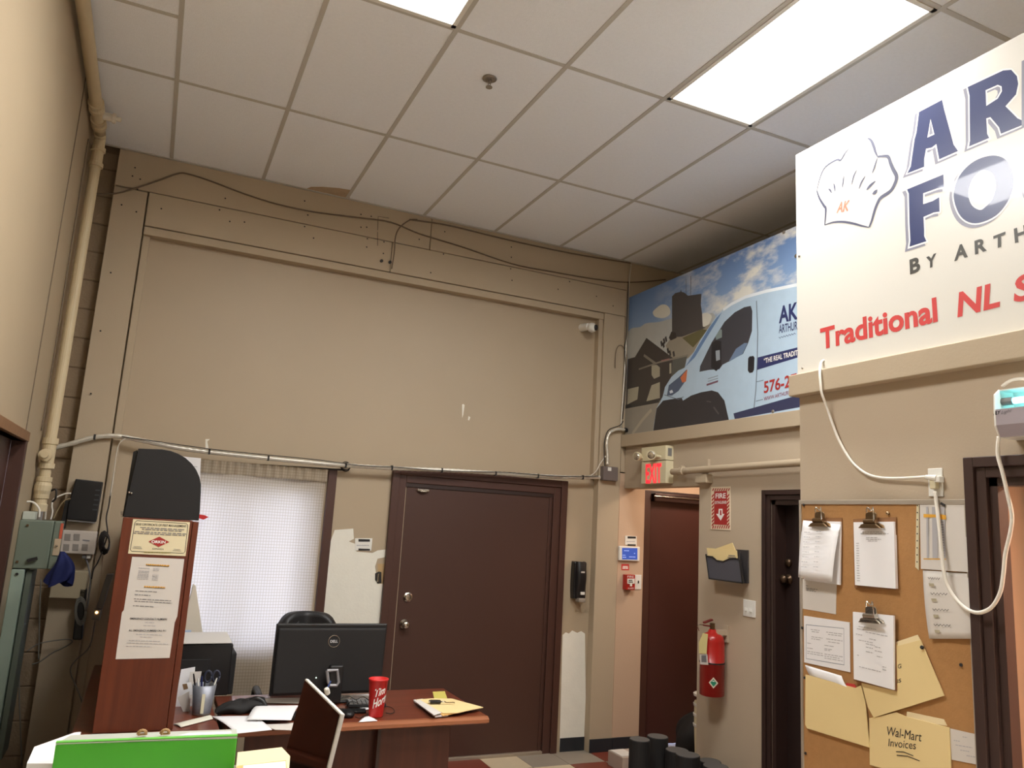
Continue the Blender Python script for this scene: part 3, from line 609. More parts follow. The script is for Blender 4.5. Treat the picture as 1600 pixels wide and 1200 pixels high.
m = MB()
for k in range(5):
    r = 1 - .1 * k; m.tube([px(163 + k * .8 + 8 * r * math.cos(t), 848 + 18 * r * math.sin(t), 1, -.03 - .008 * k) for t in [i * math.pi / 6 for i in range(13)]], .0055, 6)
m.build('loops', M_WIREB, tk, smooth=True)
m = MB(); ps = thing('power_strip', 'dim grey power strip with a small lit switch behind the cabinet', 'power strip', px(160, 940, 1, 0))
MB().prism([px(u, v, 1, -.045) for u, v in ((167, 897), (177, 897), (160, 952), (150, 950))], (0, .05, 0)).build('housing', M_GREY, ps, bevel=.004)
MB().prism([px(u, v, 1, -.06) for u, v in ((147, 952), (159, 953), (155, 970), (143, 968))], (0, .06, 0)).build('adapter', M_GREY, ps, bevel=.004)
p = px(151, 957, 1, -.062); MB().sphere(p, .008).build('lit_switch', mat('amber_led', (255, 190, 120), .4, emit=(255, 190, 120), estr=6), ps)
for i, (lab, pts, r, m_) in enumerate((
    ('long pale cord falling along the electrical panel', ((44, 905), (37, 960), (31, 1020), (30, 1080), (32, 1140), (34, 1196)), .004, M_WIREG),
    ('grey cord hanging straight below the blue cloth', ((64, 905), (62, 950), (61, 1000), (60, 1030)), .004, M_WIREG),
    ('grey cord from the power strip winding to the floor', ((149, 970), (140, 1010), (118, 1032), (110, 1046), (114, 1062), (122, 1080), (132, 1110), (140, 1150)), .004, M_WIREG),
    ('grey cord from the alarm box plug curving behind the cabinet', ((133, 871), (138, 885), (141, 905), (138, 940), (130, 970), (124, 1000)), .005, M_GREY),
    ('two grey cords crossing the dark corner low down', ((42, 1018), (60, 1006), (85, 1001), (108, 999), (112, 1004), (95, 1014), (82, 1020), (62, 1034), (50, 1038)), .004, M_WIREG),
    ('black cord from the coil down behind the cabinet', ((160, 862), (152, 880), (146, 890), (143, 905)), .004, M_WIREB))):
    cable(lab, [px(u, v, 1, -.05) for u, v in pts], r, m_)
m = MB(); bag = thing('charger_bundle', 'black bundle of adapters hanging in the dark corner', 'charger', px(124, 965, 1, -.02))
m.prism([px(u, v, 1, -.07) for u, v in ((124, 918), (136, 920), (132, 960), (128, 1000), (113, 1000), (118, 955))], (0, .06, 0)).build('adapter', M_BLACK, bag, bevel=.008)
m = MB()
for k in range(3): m.tube([px(126 + (9 - k) * math.cos(t), 955 + (22 - 3 * k) * math.sin(t), 1, -.08) for t in [i * math.pi / 6 for i in range(13)]], .005, 6)
m.build('cord_loop', M_WIREG, bag, smooth=True)

# ------------------------------------------------------------------ L-shaped cherry desk with hutch
ds = thing('executive_desk', 'cherry wood desk with a thick front edge beside the dark door', 'desk', (1.2, -1.35, 0))
DX0, DX1, DY0, DY1 = .60, 1.885, -1.70, -1.02
MB().box(DX0, DX1, DY0 + .02, DY1, .705, .74).build('desktop', M_CHERRYX, ds, bevel=.004)
m = MB().prism([(DX0, DY0 + .02, .74), (DX0, DY0 + .004, .738), (DX0, DY0 - .012, .728), (DX0, DY0 - .012, .712), (DX0, DY0 + .02, .70)], (DX1 - DX0, 0, 0)).build('front_edge', M_CHERRYE, ds)
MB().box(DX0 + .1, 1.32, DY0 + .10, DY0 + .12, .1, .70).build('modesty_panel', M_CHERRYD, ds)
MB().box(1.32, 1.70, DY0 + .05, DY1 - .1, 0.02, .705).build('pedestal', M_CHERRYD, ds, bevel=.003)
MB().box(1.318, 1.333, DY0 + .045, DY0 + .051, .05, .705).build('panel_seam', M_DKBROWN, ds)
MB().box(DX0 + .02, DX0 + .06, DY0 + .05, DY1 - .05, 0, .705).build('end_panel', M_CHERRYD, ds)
rt = thing('desk_return', 'cherry wood desk return under the hutch and printer', 'desk', (.3, -.9, 0))
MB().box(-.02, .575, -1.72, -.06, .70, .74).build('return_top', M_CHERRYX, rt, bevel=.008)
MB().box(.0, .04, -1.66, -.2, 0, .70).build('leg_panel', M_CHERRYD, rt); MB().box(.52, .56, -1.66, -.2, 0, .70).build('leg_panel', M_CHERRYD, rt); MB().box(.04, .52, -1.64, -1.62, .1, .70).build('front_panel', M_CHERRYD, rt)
ht = thing('desk_hutch', 'tall cherry hutch end with notices taped to its side', 'cabinet', (.2, -.9, .74))
MB().box(.060, .350, -1.66, -1.635, .742, 1.655).build('end_panel', M_CHERRY, ht, bevel=.003)
MB().box(.352, .378, -1.655, -1.60, .742, 1.650).build('face_stile', M_CHERRY, ht, bevel=.003)
MB().box(.060, .075, -1.63, -.07, .742, 1.65).build('back_panel', mat('hutch_black_back', (34, 33, 36), .7), ht)
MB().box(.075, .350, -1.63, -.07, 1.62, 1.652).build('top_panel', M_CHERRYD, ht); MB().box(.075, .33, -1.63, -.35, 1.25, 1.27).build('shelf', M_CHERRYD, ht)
MB().box(.060, .350, -.095, -.07, .742, 1.62).build('end_panel', M_CHERRY, ht)
og = thing('file_organiser', 'black quarter-round plastic organiser standing on top of the hutch', 'organiser', (.2, -1.5, 1.655))
arc = [(.082, 1.965)] + [(.18 + .19 * math.sin(t), 1.785 + .185 * math.cos(t)) for t in [i * math.pi / 16 for i in range(9)]] + [(.376, 1.70), (.376, 1.656), (.060, 1.656)]
MB().prism([(x, -1.655, z) for x, z in arc], (0, .012, 0)).build('side_panel', M_BLACKM, og, bevel=.002)
MB().prism([(x, -1.36, z) for x, z in arc], (0, .012, 0)).build('side_panel', M_BLACKM, og)
m = MB(); 
for (xa, za), (xb, zb) in list(zip(arc, arc[1:]))[:9]: m.add([(xa, -1.643, za), (xb, -1.643, zb), (xb, -1.36, zb), (xa, -1.36, za)], [(0, 1, 2, 3)])
m.build('curved_cover', M_BLACKM, og)
MB().prism([(.056, -1.62, 1.657), (.062, -1.62, 1.95), (.078, -1.62, 1.96), (.066, -1.62, 1.657)], (0, .26, 0)).build('front_lip', M_BLACK, og)
for x in (.070, .080): MB().sphere((x, -1.658, 1.765 - (x - .07) * .3), .005).build('rivet', M_CHROME, og)
st = thing('paperweight', 'small white round paperweight lying on the hutch top beside the organiser', 'paperweight', (.05, -1.6, 1.655))
MB().lathe([(.016, 0), (.016, .012), (.02, .014), (.02, .024), (.012, .026)], (.045 + .02, -1.58, 1.654)).build('cap', M_WHITE, st)
# certificate and notices
F = Y(-1.6615); F2 = Y(-1.6625); F3 = Y(-1.663)
def paper(name, label, cat, pts, m, ax, val, t):
    o = MB().prism([px(u, v, ax, val) for u, v in pts], (t if ax == 0 else 0, t if ax == 1 else 0, 0)).build(name, m); return tag(o, label, cat)
cf = paper('certificate', 'cream pest management certificate with a red diamond logo on the hutch', 'certificate', ((208, 811), (297, 816), (290, 869), (200, 865)), M_CERT, 1, -1.6612, .001)
c4 = ((211, 814), (294, 819), (288, 866), (204, 862)); m = MB()
rr = [F(*p) for p in ((214, 813.5), (291, 818), (293.5, 820.5), (289, 862), (286.5, 864.5), (206, 861.5), (203.5, 859), (211, 816))]
m.ribbon(rr + [rr[0]], .0025, (0, 1, 0)).build('border', M_INKD, cf)
text('2018 CERTIFICATE OF PEST MANAGEMENT', F2(212, 820.5), F2(291, 824), F2(212.5, 817), M_INKD, cf, bold=.01)
lines(F2(206, 838), F2(290, 842), F2(213, 816), [(.62, .1, .93), (.50, .14, .88), (.32, .02, .98), (.20, .0, .97)], M_INK, cf, h=.06)
MB().flat([F2(*p) for p in ((249, 838.5), (264.5, 847), (248, 854.5), (232, 846))]).build('diamond_logo', M_DKRED, cf)
text('ORKIN', F3(236.5, 848.7), F3(258.5, 849.5), F3(237, 844), M_SIGNW, cf, bold=.03); text('CANADA', F2(238, 858.5), F2(256, 859.5), F2(238.3, 856), M_INKD, cf)
lines(F2(207, 857.5), F2(222, 858.5), F2(207.5, 853), [(.2, 0, 1), (.7, .1, .9)], M_INK, cf, h=.18); lines(F2(270, 860.5), F2(283, 861.5), F2(270.5, 856), [(.0, 0, 1), (.5, .1, .9)], M_INK, cf, h=.15)
lines(F2(225, 863.8), F2(266, 865), F2(225, 860), [(.1, 0, 1)], mat('olive_ink', (140, 130, 70), .8), cf, h=.45)
n1 = paper('notice', 'long white emergency contact notice taped under the certificate', 'notice', ((206.5, 870), (288, 873.5), (277, 963), (273, 973), (265, 1028), (180.5, 1030), (190.5, 957), (193.5, 953)), M_PAPER2, 1, -1.6614, .001)
lines(F2(228, 884), F2(264, 886), F2(228.4, 880.5), [(.1, .0, 1)], M_ORANGE, n1, h=.8); lines(F2(225, 918.5), F2(258, 920), F2(225.4, 915), [(.1, .0, 1)], M_ORANGE, n1, h=.8)
lines(F2(228, 884), F2(264, 886), F2(228.4, 880.5), [(.05, .0, 1)], M_INK, n1, h=.35); lines(F2(225, 918.5), F2(258, 920), F2(225.4, 915), [(.05, .0, 1)], M_INK, n1, h=.35)
lines(F2(214, 906), F2(252, 908), F2(217, 886), [(y, 0, .45) for y in (.05, .17, .3, .42, .55, .67, .9)] + [(y, .6, .85) for y in (.05, .17, .3, .42, .78, .9)], M_INKL, n1, h=.06)
lines(F2(207, 950), F2(268, 953), F2(212, 920), [(.10, 0, .55), (.34, .02, .98), (.46, 0, .95), (.68, .0, .4), (.88, 0, .55)], M_INK, n1, h=.035)
lines(F2(197, 1010), F2(262, 1012), F2(203, 960), [(.0, 0, .6), (.10, 0, 1), (.18, .05, .8), (.30, .3, .6), (.38, .2, .85), (.48, .25, .7), (.66, .35, .65), (.76, .38, .6), (.86, .1, .85)], M_INKL, n1, h=.02)
text('EMERGENCY CONTACT NUMBERS', F3(203, 968), F3(261, 969), F3(203.4, 965), M_INKD, n1, bold=.01); text('ALL EMERGENCY NUMBERS CALL 911', F3(201, 986.5), F3(259, 987), F3(201.4, 983.5), M_INKD, n1, bold=.01)
# things on the return
pr = thing('printer', 'black printer on the desk return behind the pen cup', 'printer', (.5, -.8, .74))
a = px(283, 1025, 1, -1.05); b = px(359, 1092, 1, -1.05)
MB().box(.30, .665, -1.02, -.60, .742, 1.005).build('body', M_BLACK, pr, bevel=.008)
MB().box(.35, .69, -1.0, -.62, .742, .955).build('side_cover', M_BLACKM, pr, bevel=.006)
MB().box(.37, .56, -1.028, -1.02, .86, .93).build('front_slot', M_BLACKM, pr, bevel=.003)
t = tag(sheet((.28, -.66, 1.014), (.66, -.66, 1.016), (.655, -1.03, 1.014), (.28, -1.04, 1.014), .0).build('paper_sheet', M_PAPER2, solid=.004), 'white sheets lying on top of the black printer', 'paper')
t = thing('white_folder', 'off-white board leaning against the curtain beside the hutch', 'folder', (.47, -.4, .74))
m = MB().prism([px(302, 912, 1, -.42), px(306, 915, 1, -.42), px(320, 1010, 1, -.42), Vector((.52, -.42, .741)), Vector((.40, -.42, .741))], (0, .02, 0)).build('front_board', mat('off_white_board', (222, 210, 190), .8), t, bevel=.003)
t = tag(MB().prism([px(286, 985, 1, -.5), px(299, 985, 1, -.5), Vector((.45, -.5, .741)), Vector((.36, -.5, .741))], (0, .015, 0)).build('bright_card', mat('pale_blue_card', (190, 206, 228), .6)), 'pale blue card glinting between hutch and white board', 'card')
t = thing('red_tag', 'red plastic tag stuck on the curtain beside the organiser', 'tag', px(318, 808, 1, .0))
MB().prism([px(u, v, 1, .008) for u, v in ((308, 803), (320, 805), (326, 808), (318, 812), (308, 809))], (0, .012, 0)).build('tag', M_RED, t)
# pen cup
c = px(314, 1117, 2, .742); c = Vector((.512, -1.39, .742)); pc = thing('pen_cup', 'grey metal mesh pencil cup on the cherry desk return', 'pen cup', c)
MB().lathe([(.040, 0), (.042, .006), (.055, .135), (.053, .135), (.040, .008)], c, (0, 0, 1), 24).build('mesh_cup', M_GREYM, pc, smooth=True)
MB().lathe([(.043, 0), (.043, .006), (.04, .007)], c, (0, 0, 1), 24).build('base_ring', M_STEEL, pc)
MB().box(c.x - .010, c.x + .004, c.y - .052, c.y - .046, c.z + .012, c.z + .10).build('sticky_label', mat('cream_label', (214, 208, 180), .7), pc)
for i, (dx, dy, tx, h, m_, nm) in enumerate(((-.03, .0, -.06, .175, M_BLACK, 'dark pen with the tallest cap at the left of the pen cup'), (-.01, -.02, -.02, .165, M_BLUE, 'blue pen in the middle of the pen cup'), (.0, .015, .0, .16, M_BLACK, 'black pen behind the blue pen in the pen cup'), (-.02, .02, -.03, .150, M_WHITE, 'white pen low in the pen cup'), (.03, .0, .05, .152, M_WHITE, 'white pen at the right rim of the pen cup'))):
    t = thing('pen', nm, 'pen', c + Vector((dx * .5, dy * .5, .01)))
    p0 = c + Vector((dx * .5, dy * .5, .01)); p1 = p0 + Vector((tx * .5 + dx * .4, dy * .3, h))
    MB().cyl(p0, p0.lerp(p1, .8), .004, n=8).build('barrel', m_, t); MB().cyl(p0.lerp(p1, .8), p1, .0048, .003, 8).build('cap', m_, t)
t = thing('scissors', 'scissors with dark blue loop handles standing in the pen cup', 'scissors', c + Vector((.015, 0, .01)))
for dx, k in ((.012, 0), (.045, 1)):
    q = c + Vector((dx, .012, .168)); MB().tube([q + Vector((.016 * math.cos(a) + .004 * k, 0, .026 * math.sin(a))) for a in [i * math.pi / 8 for i in range(17)]], .005, 8).build('handle_loop', mat('dark_blue_plastic', (40, 44, 62), .5), t, smooth=True)
MB().prism([c + Vector(v) for v in ((.008, .01, .02), (.018, .01, .02), (.034, .01, .145), (.022, .01, .145))], (0, .003, 0)).build('blade', M_CHROME, t)
# papers and cards propped between hutch and cup
for i, (pts, y, lab, m_) in enumerate((
    (((283, 1046), (305, 1042), (300, 1112), (270, 1120)), -1.22, 'white envelope standing tallest beside the hutch', M_PAPER),
    (((297, 1050), (315, 1049), (308, 1090), (292, 1092)), -1.25, 'white card standing behind the pen cup', M_PAPER2),
    (((280, 1069), (299, 1066), (302, 1085), (288, 1088)), -1.30, 'white card printed with a small brown picture', M_PAPER),
    (((277, 1090), (296, 1080), (297, 1112), (288, 1117)), -1.33, 'crumpled translucent white bag beside the pen cup', M_PAPER2))):
    t = tag(MB().prism([px(u, v, 1, y) for u, v in pts], (0, .002, 0)).build('envelope' if i == 0 else 'card' if i < 3 else 'plastic_bag', m_), lab, 'paper' if i < 3 else 'bag')
    if i == 2: MB().add([px(u, v, 1, y - .001) for u, v in ((285, 1069), (292, 1068), (294, 1076), (287, 1078))], [(0, 1, 2, 3)]).build('picture', mat('brown_print', (120, 92, 62), .7), t)
D = Z(.7425)
def dsheet(name, label, pts, m, z=.7425, bulge=.004, wave=0, t=.0015, cat='paper'):
    a = [px(u, v, 2, z) for u, v in pts]; o = sheet(*a, bulge, 8, (0, 0, 1), wave).build(name, m, smooth=True, solid=t); return tag(o, label, cat)
dsheet('paper_slip', 'cream strip of paper on the desk return in front of the pen cup', ((271, 1131), (328, 1117), (333, 1123), (283, 1136)), mat('cream_slip', (222, 218, 200), .8), .7445)
t = dsheet('printed_sheet', 'white printed sheet spread across the joint of the two desks', ((331, 1119), (395, 1118), (425, 1140), (370, 1146)), M_PAPER, .748, .006)
dsheet('printed_sheet', 'white printed sheet nearest the desk front edge', ((398, 1133), (470, 1128), (462, 1141), (430, 1140)), M_PAPER2, .7445, .003)
t = dsheet('printed_sheet', 'curled white sheets raised over a dark pad on the desk', ((404, 1103), (470, 1102), (455, 1125), (386, 1124)), M_PAPER, .765, .020)
t2 = tag(MB().obox((.86, -1.55, .752), (.12, 0, 0), (0, .05, 0), (0, 0, .009)).build('notepad', M_BLACKM, bevel=.004), 'dark pad under the curled white sheets', 'notepad')
dsheet('printed_sheet', 'white printed sheet at the back of the desk beside the bag', ((415, 1091), (470, 1090), (468, 1099), (412, 1098)), M_PAPER2, .7445, .002)
dsheet('printed_sheet', 'white printed sheet behind the keyboard under the monitor', ((530, 1087), (575, 1084), (585, 1092), (535, 1094)), M_PAPER, .748, .004)
dsheet('printed_sheet', 'white sheet sticking out under the keyboard front', ((537, 1111), (580, 1103), (585, 1106), (545, 1114)), M_PAPER, .7465, .001)
dsheet('white_card', 'small white card lying by the red cup on the front edge', ((570, 1120), (577, 1118.5), (590, 1126), (560, 1128)), M_PAPER, .7435, .001)
# black bag
bg_ = thing('black_pouch', 'slumped black fabric pouch on the desk between printer and papers', 'bag', (.75, -1.3, .742))
def pouch(a, b):
    th = 2 * math.pi * a; ph = math.pi * b; r = 1 + .10 * math.sin(3 * th + 2 * ph) + .06 * math.sin(7 * th)
    return Vector((.69 + .115 * r * math.sin(ph) * math.cos(th), -1.38 + .07 * r * math.sin(ph) * math.sin(th), max(.743, .765 + .032 * math.cos(ph) + .018 * math.sin(ph) * math.cos(th) + .010 * math.sin(5 * th) * math.sin(ph))))
MB().grid(pouch, 32, 14).build('body', M_BLACKM, bg_, smooth=True)
MB().tube([(.73, -1.40, .795), (.76, -1.41, .806), (.79, -1.42, .792), (.81, -1.43, .757)], .012, 8, sm=5).build('strap', M_BLACK, bg_, smooth=True)
# monitor
mo = thing('computer_monitor', 'large black computer monitor seen from behind on the cherry desk', 'monitor', (1.14, -1.3, .742))
Yb_ = -1.28
m = MB().prism([(.838, Yb_, 1.145), (1.432, Yb_, 1.145), (1.425, Yb_, .785), (.838, Yb_, .785)], (0, .018, 0)).build('bezel', M_BLACK, mo, bevel=.006)
MB().prism([(.846, Yb_ - .001, 1.125), (1.424, Yb_ - .001, 1.125), (1.418, Yb_ - .001, .795), (.846, Yb_ - .001, .795)], (0, -.022, 0)).build('rear_shell', M_BLACKM, mo, bevel=.012, seg=3)
c = px(522, 1002, 1, Yb_ - .024); MB().tube([c + Vector((.030 * math.cos(a), 0, .030 * math.sin(a))) for a in [i * math.pi / 12 for i in range(25)]], .0016, 6).build('logo_ring', M_CHROME, mo)
text('DELL', c + Vector((-.020, -.001, -.007)), c + Vector((.020, -.001, -.007)), c + Vector((-.020, -.001, .007)), mat('silver_print', (190, 190, 192), .4), mo, bold=.03)
MB().box(1.125, 1.198, Yb_ - .055, Yb_ - .012, .752, .94).build('stand_column', M_BLACK, mo, bevel=.008)
q = [px(u, v, 1, Yb_ - .058) for u, v in ((511, 1048), (527, 1047), (529, 1066), (526, 1071), (515, 1071), (513, 1066))]; MB().tube(q + [q[0]], .0085, 8).build('cable_port_ring', mat('silver_plastic', (150, 148, 150), .4, .3), mo)
MB().box(1.05, 1.25, Yb_ - .02, Yb_ + .12, .742, .756).build('stand_base', M_BLACK, mo, bevel=.006)
MB().sphere(px(494, 1059, 1, Yb_ - .024), .003).build('rear_light', mat('pale_led', (230, 255, 235), .4, emit=(220, 255, 230), estr=4), mo)
cable('blue cable hanging through the monitor stand ring', [px(u, v, 1, Yb_ - .07) for u, v in ((517, 1064), (514, 1070), (511, 1077), (509, 1083))], .003, mat('blue_cord', (70, 100, 170), .5))
# keyboard, mouse, cup
kb = thing('keyboard', 'black keyboard on papers behind the red cup', 'keyboard', (1.3, -1.42, .742))
MB().obox((1.318, -1.385, .756), (.098, -.012, 0), (.006, .055, 0), (0, 0, .008)).build('case', M_BLACKM, kb, bevel=.004)
m = MB()
for i in range(8):
    for j in range(4): m.obox((1.232 + .022 * i + .003 * j, -1.415 + .024 * j - .0027 * i, .767), (.009, -.001, 0), (.001, .010, 0), (0, 0, .003))
tag(m.build('keys', M_GREY, kb), kind='stuff')
tr_ = thing('paper_tray', 'black tray holding sheets beside the monitor base', 'tray', (1.22, -1.5, .742))
MB().obox((1.20, -1.49, .748), (.09, -.01, 0), (.006, .03, 0), (0, 0, .006)).build('tray', M_BLACK, tr_, bevel=.003)
ms = thing('computer_mouse', 'black computer mouse on the desk left of the white card', 'mouse', px(545, 1117, 2, .742))
p = px(543, 1119, 2, .742); MB().sphere(p + Vector((0, 0, .012)), .034, 14, 8, (1, 1.4, .55)).build('shell', M_BLACK, ms, smooth=True)
cable('thin black mouse cord looping round the red cup', [px(u, v, 2, .746) for u, v in ((555, 1120), (562, 1122), (568, 1119), (575, 1116))], .0018, M_WIREB)
cable('thin black cord looping on the desk right of the red cup', [px(u, v, 2, .746) for u, v in ((600, 1103), (607, 1104), (614, 1107), (616, 1112), (611, 1115), (603, 1114))], .0018, M_WIREB)
cable('tangle of black cord hanging over the keyboard', [px(u, v, 1, -1.42) for u, v in ((530, 1092), (545, 1088), (556, 1093), (568, 1089), (578, 1097), (566, 1101), (550, 1096), (540, 1102))], .0022, M_WIREB)
c = px(587, 1119, 2, .742); cu_ = thing('red_cup', 'red plastic cup with white script lettering on the desk', 'cup', c)
MB().lathe([(r_ * 1.1, h_) for r_, h_ in ((.030, 0), (.032, .004), (.043, .172), (.0455, .174), (.0455, .180), (.041, .180), (.030, .012))], c, (0, 0, 1), 28).build('cup_body', M_RED, cu_, smooth=True)
def on_cup(body, z0, z1, a0, a1, tilt, bold):
    o = text(body, (0, 0, 0), (1, 0, 0), (0, 0, 1), M_SIGNW, cu_, bold=bold, shear=.25)
    view = math.atan2(CAMPOS.y - c.y, CAMPOS.x - c.x); inv = WORLD[cu_.name].inverted()
    for v in o.data.vertices:
        w = v.co + Vector(c); u_, h_ = w.x, w.z
        z = z0 + (z1 - z0) * h_ + tilt * u_; r = (.0318 + .0112 * z / .172) * 1.1 + .0008; th = view + a0 + (a1 - a0) * u_
        v.co = inv @ (c + Vector((r * math.cos(th), r * math.sin(th), z)))
on_cup('Tim', .098, .135, -.3, .95, .018, .02); on_cup('Hortons', .042, .085, -.5, 2.3, .05, .02)
# folder stack at the desk end
fd = thing('file_folders', 'stack of manila folders and papers at the right end of the cherry desk', 'folders', (1.72, -1.45, .742))
g = lambda pts, z: [px(u, v, 2, z) for u, v in pts]
MB().prism(g(((646, 1096), (660, 1094), (700, 1119), (680, 1121)), .745), (0, 0, .008)).build('white_sheets', M_PAPER, fd)
MB().prism(g(((648, 1095), (675, 1093), (752, 1106), (718, 1114), (692, 1119)), .752), (0, 0, .004)).build('folder', M_ORANGE if 0 else mat('folder_orange', (232, 184, 110), .8), fd)
MB().prism(g(((650, 1094), (676, 1092), (706, 1092.5), (715, 1095), (755, 1106), (735, 1110), (715, 1114.5), (692, 1115)), .758), (0, 0, .0035)).build('folder', M_MANILA, fd)
MB().prism(g(((646, 1094.5), (656, 1094), (690, 1114), (678, 1118)), .762), (0, 0, .002)).build('white_sheets', M_PAPER2, fd)
sn = thing('sticky_note', 'yellow sticky note standing up on the manila folders', 'sticky note', (1.73, -1.3, .765))
MB().prism([px(u, v, 1, -1.28) for u, v in ((676, 1081), (695, 1080), (700, 1094), (679, 1095))], (0, .002, 0)).build('note', mat('yellow_note', (236, 228, 120), .8), sn)
ky = thing('car_keys', 'car keys with a black fob lying on the manila folders', 'keys', (1.72, -1.42, .765))
p = px(683, 1098, 2, .768); MB().obox(p + Vector((-.01, 0, .006)), (.028, -.008, 0), (.004, .014, 0), (0, 0, .007)).build('fob', M_BLACK, ky, bevel=.004)
MB().obox(p + Vector((-.035, .006, .006)), (.010, -.003, 0), (.003, .011, 0), (0, 0, .006)).build('fob_clip', M_CHROME, ky, bevel=.003)
MB().tube([p + Vector((.03 + .012 * math.cos(a), -.012 + .012 * math.sin(a), .006)) for a in [i * math.pi / 6 for i in range(13)]], .002, 6).build('ring', M_CHROME, ky)
MB().obox(p + Vector((.065, -.02, .003)), (.024, -.006, 0), (.001, .005, 0), (0, 0, .0012)).build('key', M_BRASS, ky)
# office chair
oc = thing('office_chair', 'black leather office chair behind the large monitor', 'chair', (1.10, -.72, 0))
def back(a, b):
    w = .182 * (1 - .06 * b ** 3); x = (a - .5) * 2
    return Vector((1.106 + w * x, -.70 + .06 * b - .05 * x * x + .02 * math.cos(3 * x), .46 + .672 * b - .06 * b * abs(x) ** 6))
MB().grid(back, 18, 22).build('backrest', M_LEATHER, oc, smooth=True, solid=.07)
MB().tube([(1.02, -.75, 1.02), (1.03, -.75, 1.06), (1.05, -.745, 1.085)], .006, 6).build('piping', M_BLACK, oc)
MB().box(.86, 1.34, -.70, -.24, .42, .51).build('seat', M_LEATHER, oc, bevel=.03, seg=3)
for x in (.90, 1.31): MB().tube([(x, -.60, .46), (x, -.58, .60), (x, -.46, .63), (x, -.34, .62), (x, -.32, .46)], .022, 8, sm=4).build('armrest', M_BLACK, oc, smooth=True)
MB().cyl((1.1, -.47, .12), (1.1, -.47, .42), .03).build('gas_column', M_BLACK, oc)
for k in range(5):
    a = k * 2 * math.pi / 5 + .3; e = Vector((1.1 + .28 * math.cos(a), -.47 + .28 * math.sin(a), .075)); lg = MB().cyl((1.1, -.47, .13), e, .025, .018, 8).build('base_leg', M_BLACK, oc); MB().sphere(e - Vector((0, 0, .045)), .03, 10, 6).build('caster', M_BLACK, lg)

# ------------------------------------------------------------------ printed van mural
MX = XM - .012
mb_ = thing('van_mural', 'large printed mural of a delivery van and stone tower on the far ledge', 'mural', (XM, -1.3, TOPZ + .02))
sky = bpy.data.materials.new('mural_sky'); sky.use_nodes = True; nt = sky.node_tree; b = nt.nodes['Principled BSDF']; b.inputs['Roughness'].default_value = .35
tc = nt.nodes.new('ShaderNodeTexCoord'); sp_ = nt.nodes.new('ShaderNodeSeparateXYZ'); nt.links.new(tc.outputs['Object'], sp_.inputs[0])
r1 = nt.nodes.new('ShaderNodeMapRange'); r1.inputs[1].default_value = .5; r1.inputs[2].default_value = 1.2; nt.links.new(sp_.outputs[2], r1.inputs[0])
mc = nt.nodes.new('ShaderNodeMix'); mc.data_type = 'RGBA'; mc.inputs[6].default_value = lin((160, 186, 212)); mc.inputs[7].default_value = lin((104, 136, 186)); nt.links.new(r1.outputs[0], mc.inputs[0])
mp = nt.nodes.new('ShaderNodeMapping'); mp.inputs['Scale'].default_value = (1, 1.2, 2.6); mp.inputs['Rotation'].default_value = (.45, 0, 0); nt.links.new(tc.outputs['Object'], mp.inputs[0])
nz = nt.nodes.new('ShaderNodeTexNoise'); nz.inputs['Scale'].default_value = 2.1; nz.inputs['Detail'].default_value = 8; nz.inputs['Roughness'].default_value = .62; nt.links.new(mp.outputs[0], nz.inputs[0])
r2 = nt.nodes.new('ShaderNodeMapRange'); r2.inputs[1].default_value = .46; r2.inputs[2].default_value = .62; nt.links.new(nz.outputs[0], r2.inputs[0])
r3 = nt.nodes.new('ShaderNodeMapRange'); r3.inputs[1].default_value = .95; r3.inputs[2].default_value = .0; nt.links.new(sp_.outputs[1], r3.inputs[0])   # cloud bank thickens to the right
mu = nt.nodes.new('ShaderNodeMath'); mu.operation = 'MULTIPLY'; nt.links.new(r2.outputs[0], mu.inputs[0]); nt.links.new(r3.outputs[0], mu.inputs[1])
m2 = nt.nodes.new('ShaderNodeMix'); m2.data_type = 'RGBA'; m2.inputs[7].default_value = lin((226, 224, 214)); nt.links.new(mu.outputs[0], m2.inputs[0]); nt.links.new(mc.outputs[2], m2.inputs[6]); nt.links.new(m2.outputs[2], b.inputs['Base Color'])
MB().box(MX, XM, YS - .4, -.006, TOPZ + .022, 3.742).build('backing_board', sky, mb_)
_lay = [0]
def pr_(name, pts, m, holes=(), smooth=0, par=None, base=None, pl=None):
    par = par or mb_; pl = MX if pl is None else pl
    _lay[0] += 1; val = pl - .0003 - .00003 * _lay[0]
    f = lambda L: closed([px(u, v, 0, val) for u, v in L], smooth) if smooth else [px(u, v, 0, val) for u, v in L]
    return MB().flat(f(pts), [f(h) for h in holes]).build(name, m, par)
def st_(name, pts, w, m, par=None, pl=None, sm=0):
    par = par or mb_; pl = MX if pl is None else pl
    _lay[0] += 1; val = pl - .0003 - .00003 * _lay[0]
    q = [px(u, v, 0, val) for u, v in pts]
    if sm: q = catmull(q, sm)
    if isinstance(w, tuple): w = [w[0] + (w[1] - w[0]) * math.sin(math.pi * i / (len(q) - 1)) for i in range(len(q))]
    return MB().ribbon(q, w, (1, 0, 0)).build(name, m, par)
def P_(n, c, r=.35): return mat('print_' + n, c, r, var=.06, scale=14)
pc_, pcd = P_('cloud', (214, 212, 200)), P_('cloud_dim', (178, 180, 176))
pr_('printed_cloud', ((982, 518), (1000, 511), (1010, 505), (1030, 503), (1050, 498), (1070, 500), (1098, 495), (1115, 490), (1118, 520), (1060, 560), (1000, 570), (981, 562)), pcd, smooth=4)
pr_('printed_cloud', ((1020, 488), (1026, 481), (1034, 476), (1042, 477), (1047, 484), (1046, 492), (1036, 497), (1024, 495)), pc_, smooth=4)
pr_('printed_cloud', ((1097, 491), (1108, 490), (1112, 496), (1106, 508), (1097, 510)), pc_, smooth=4)
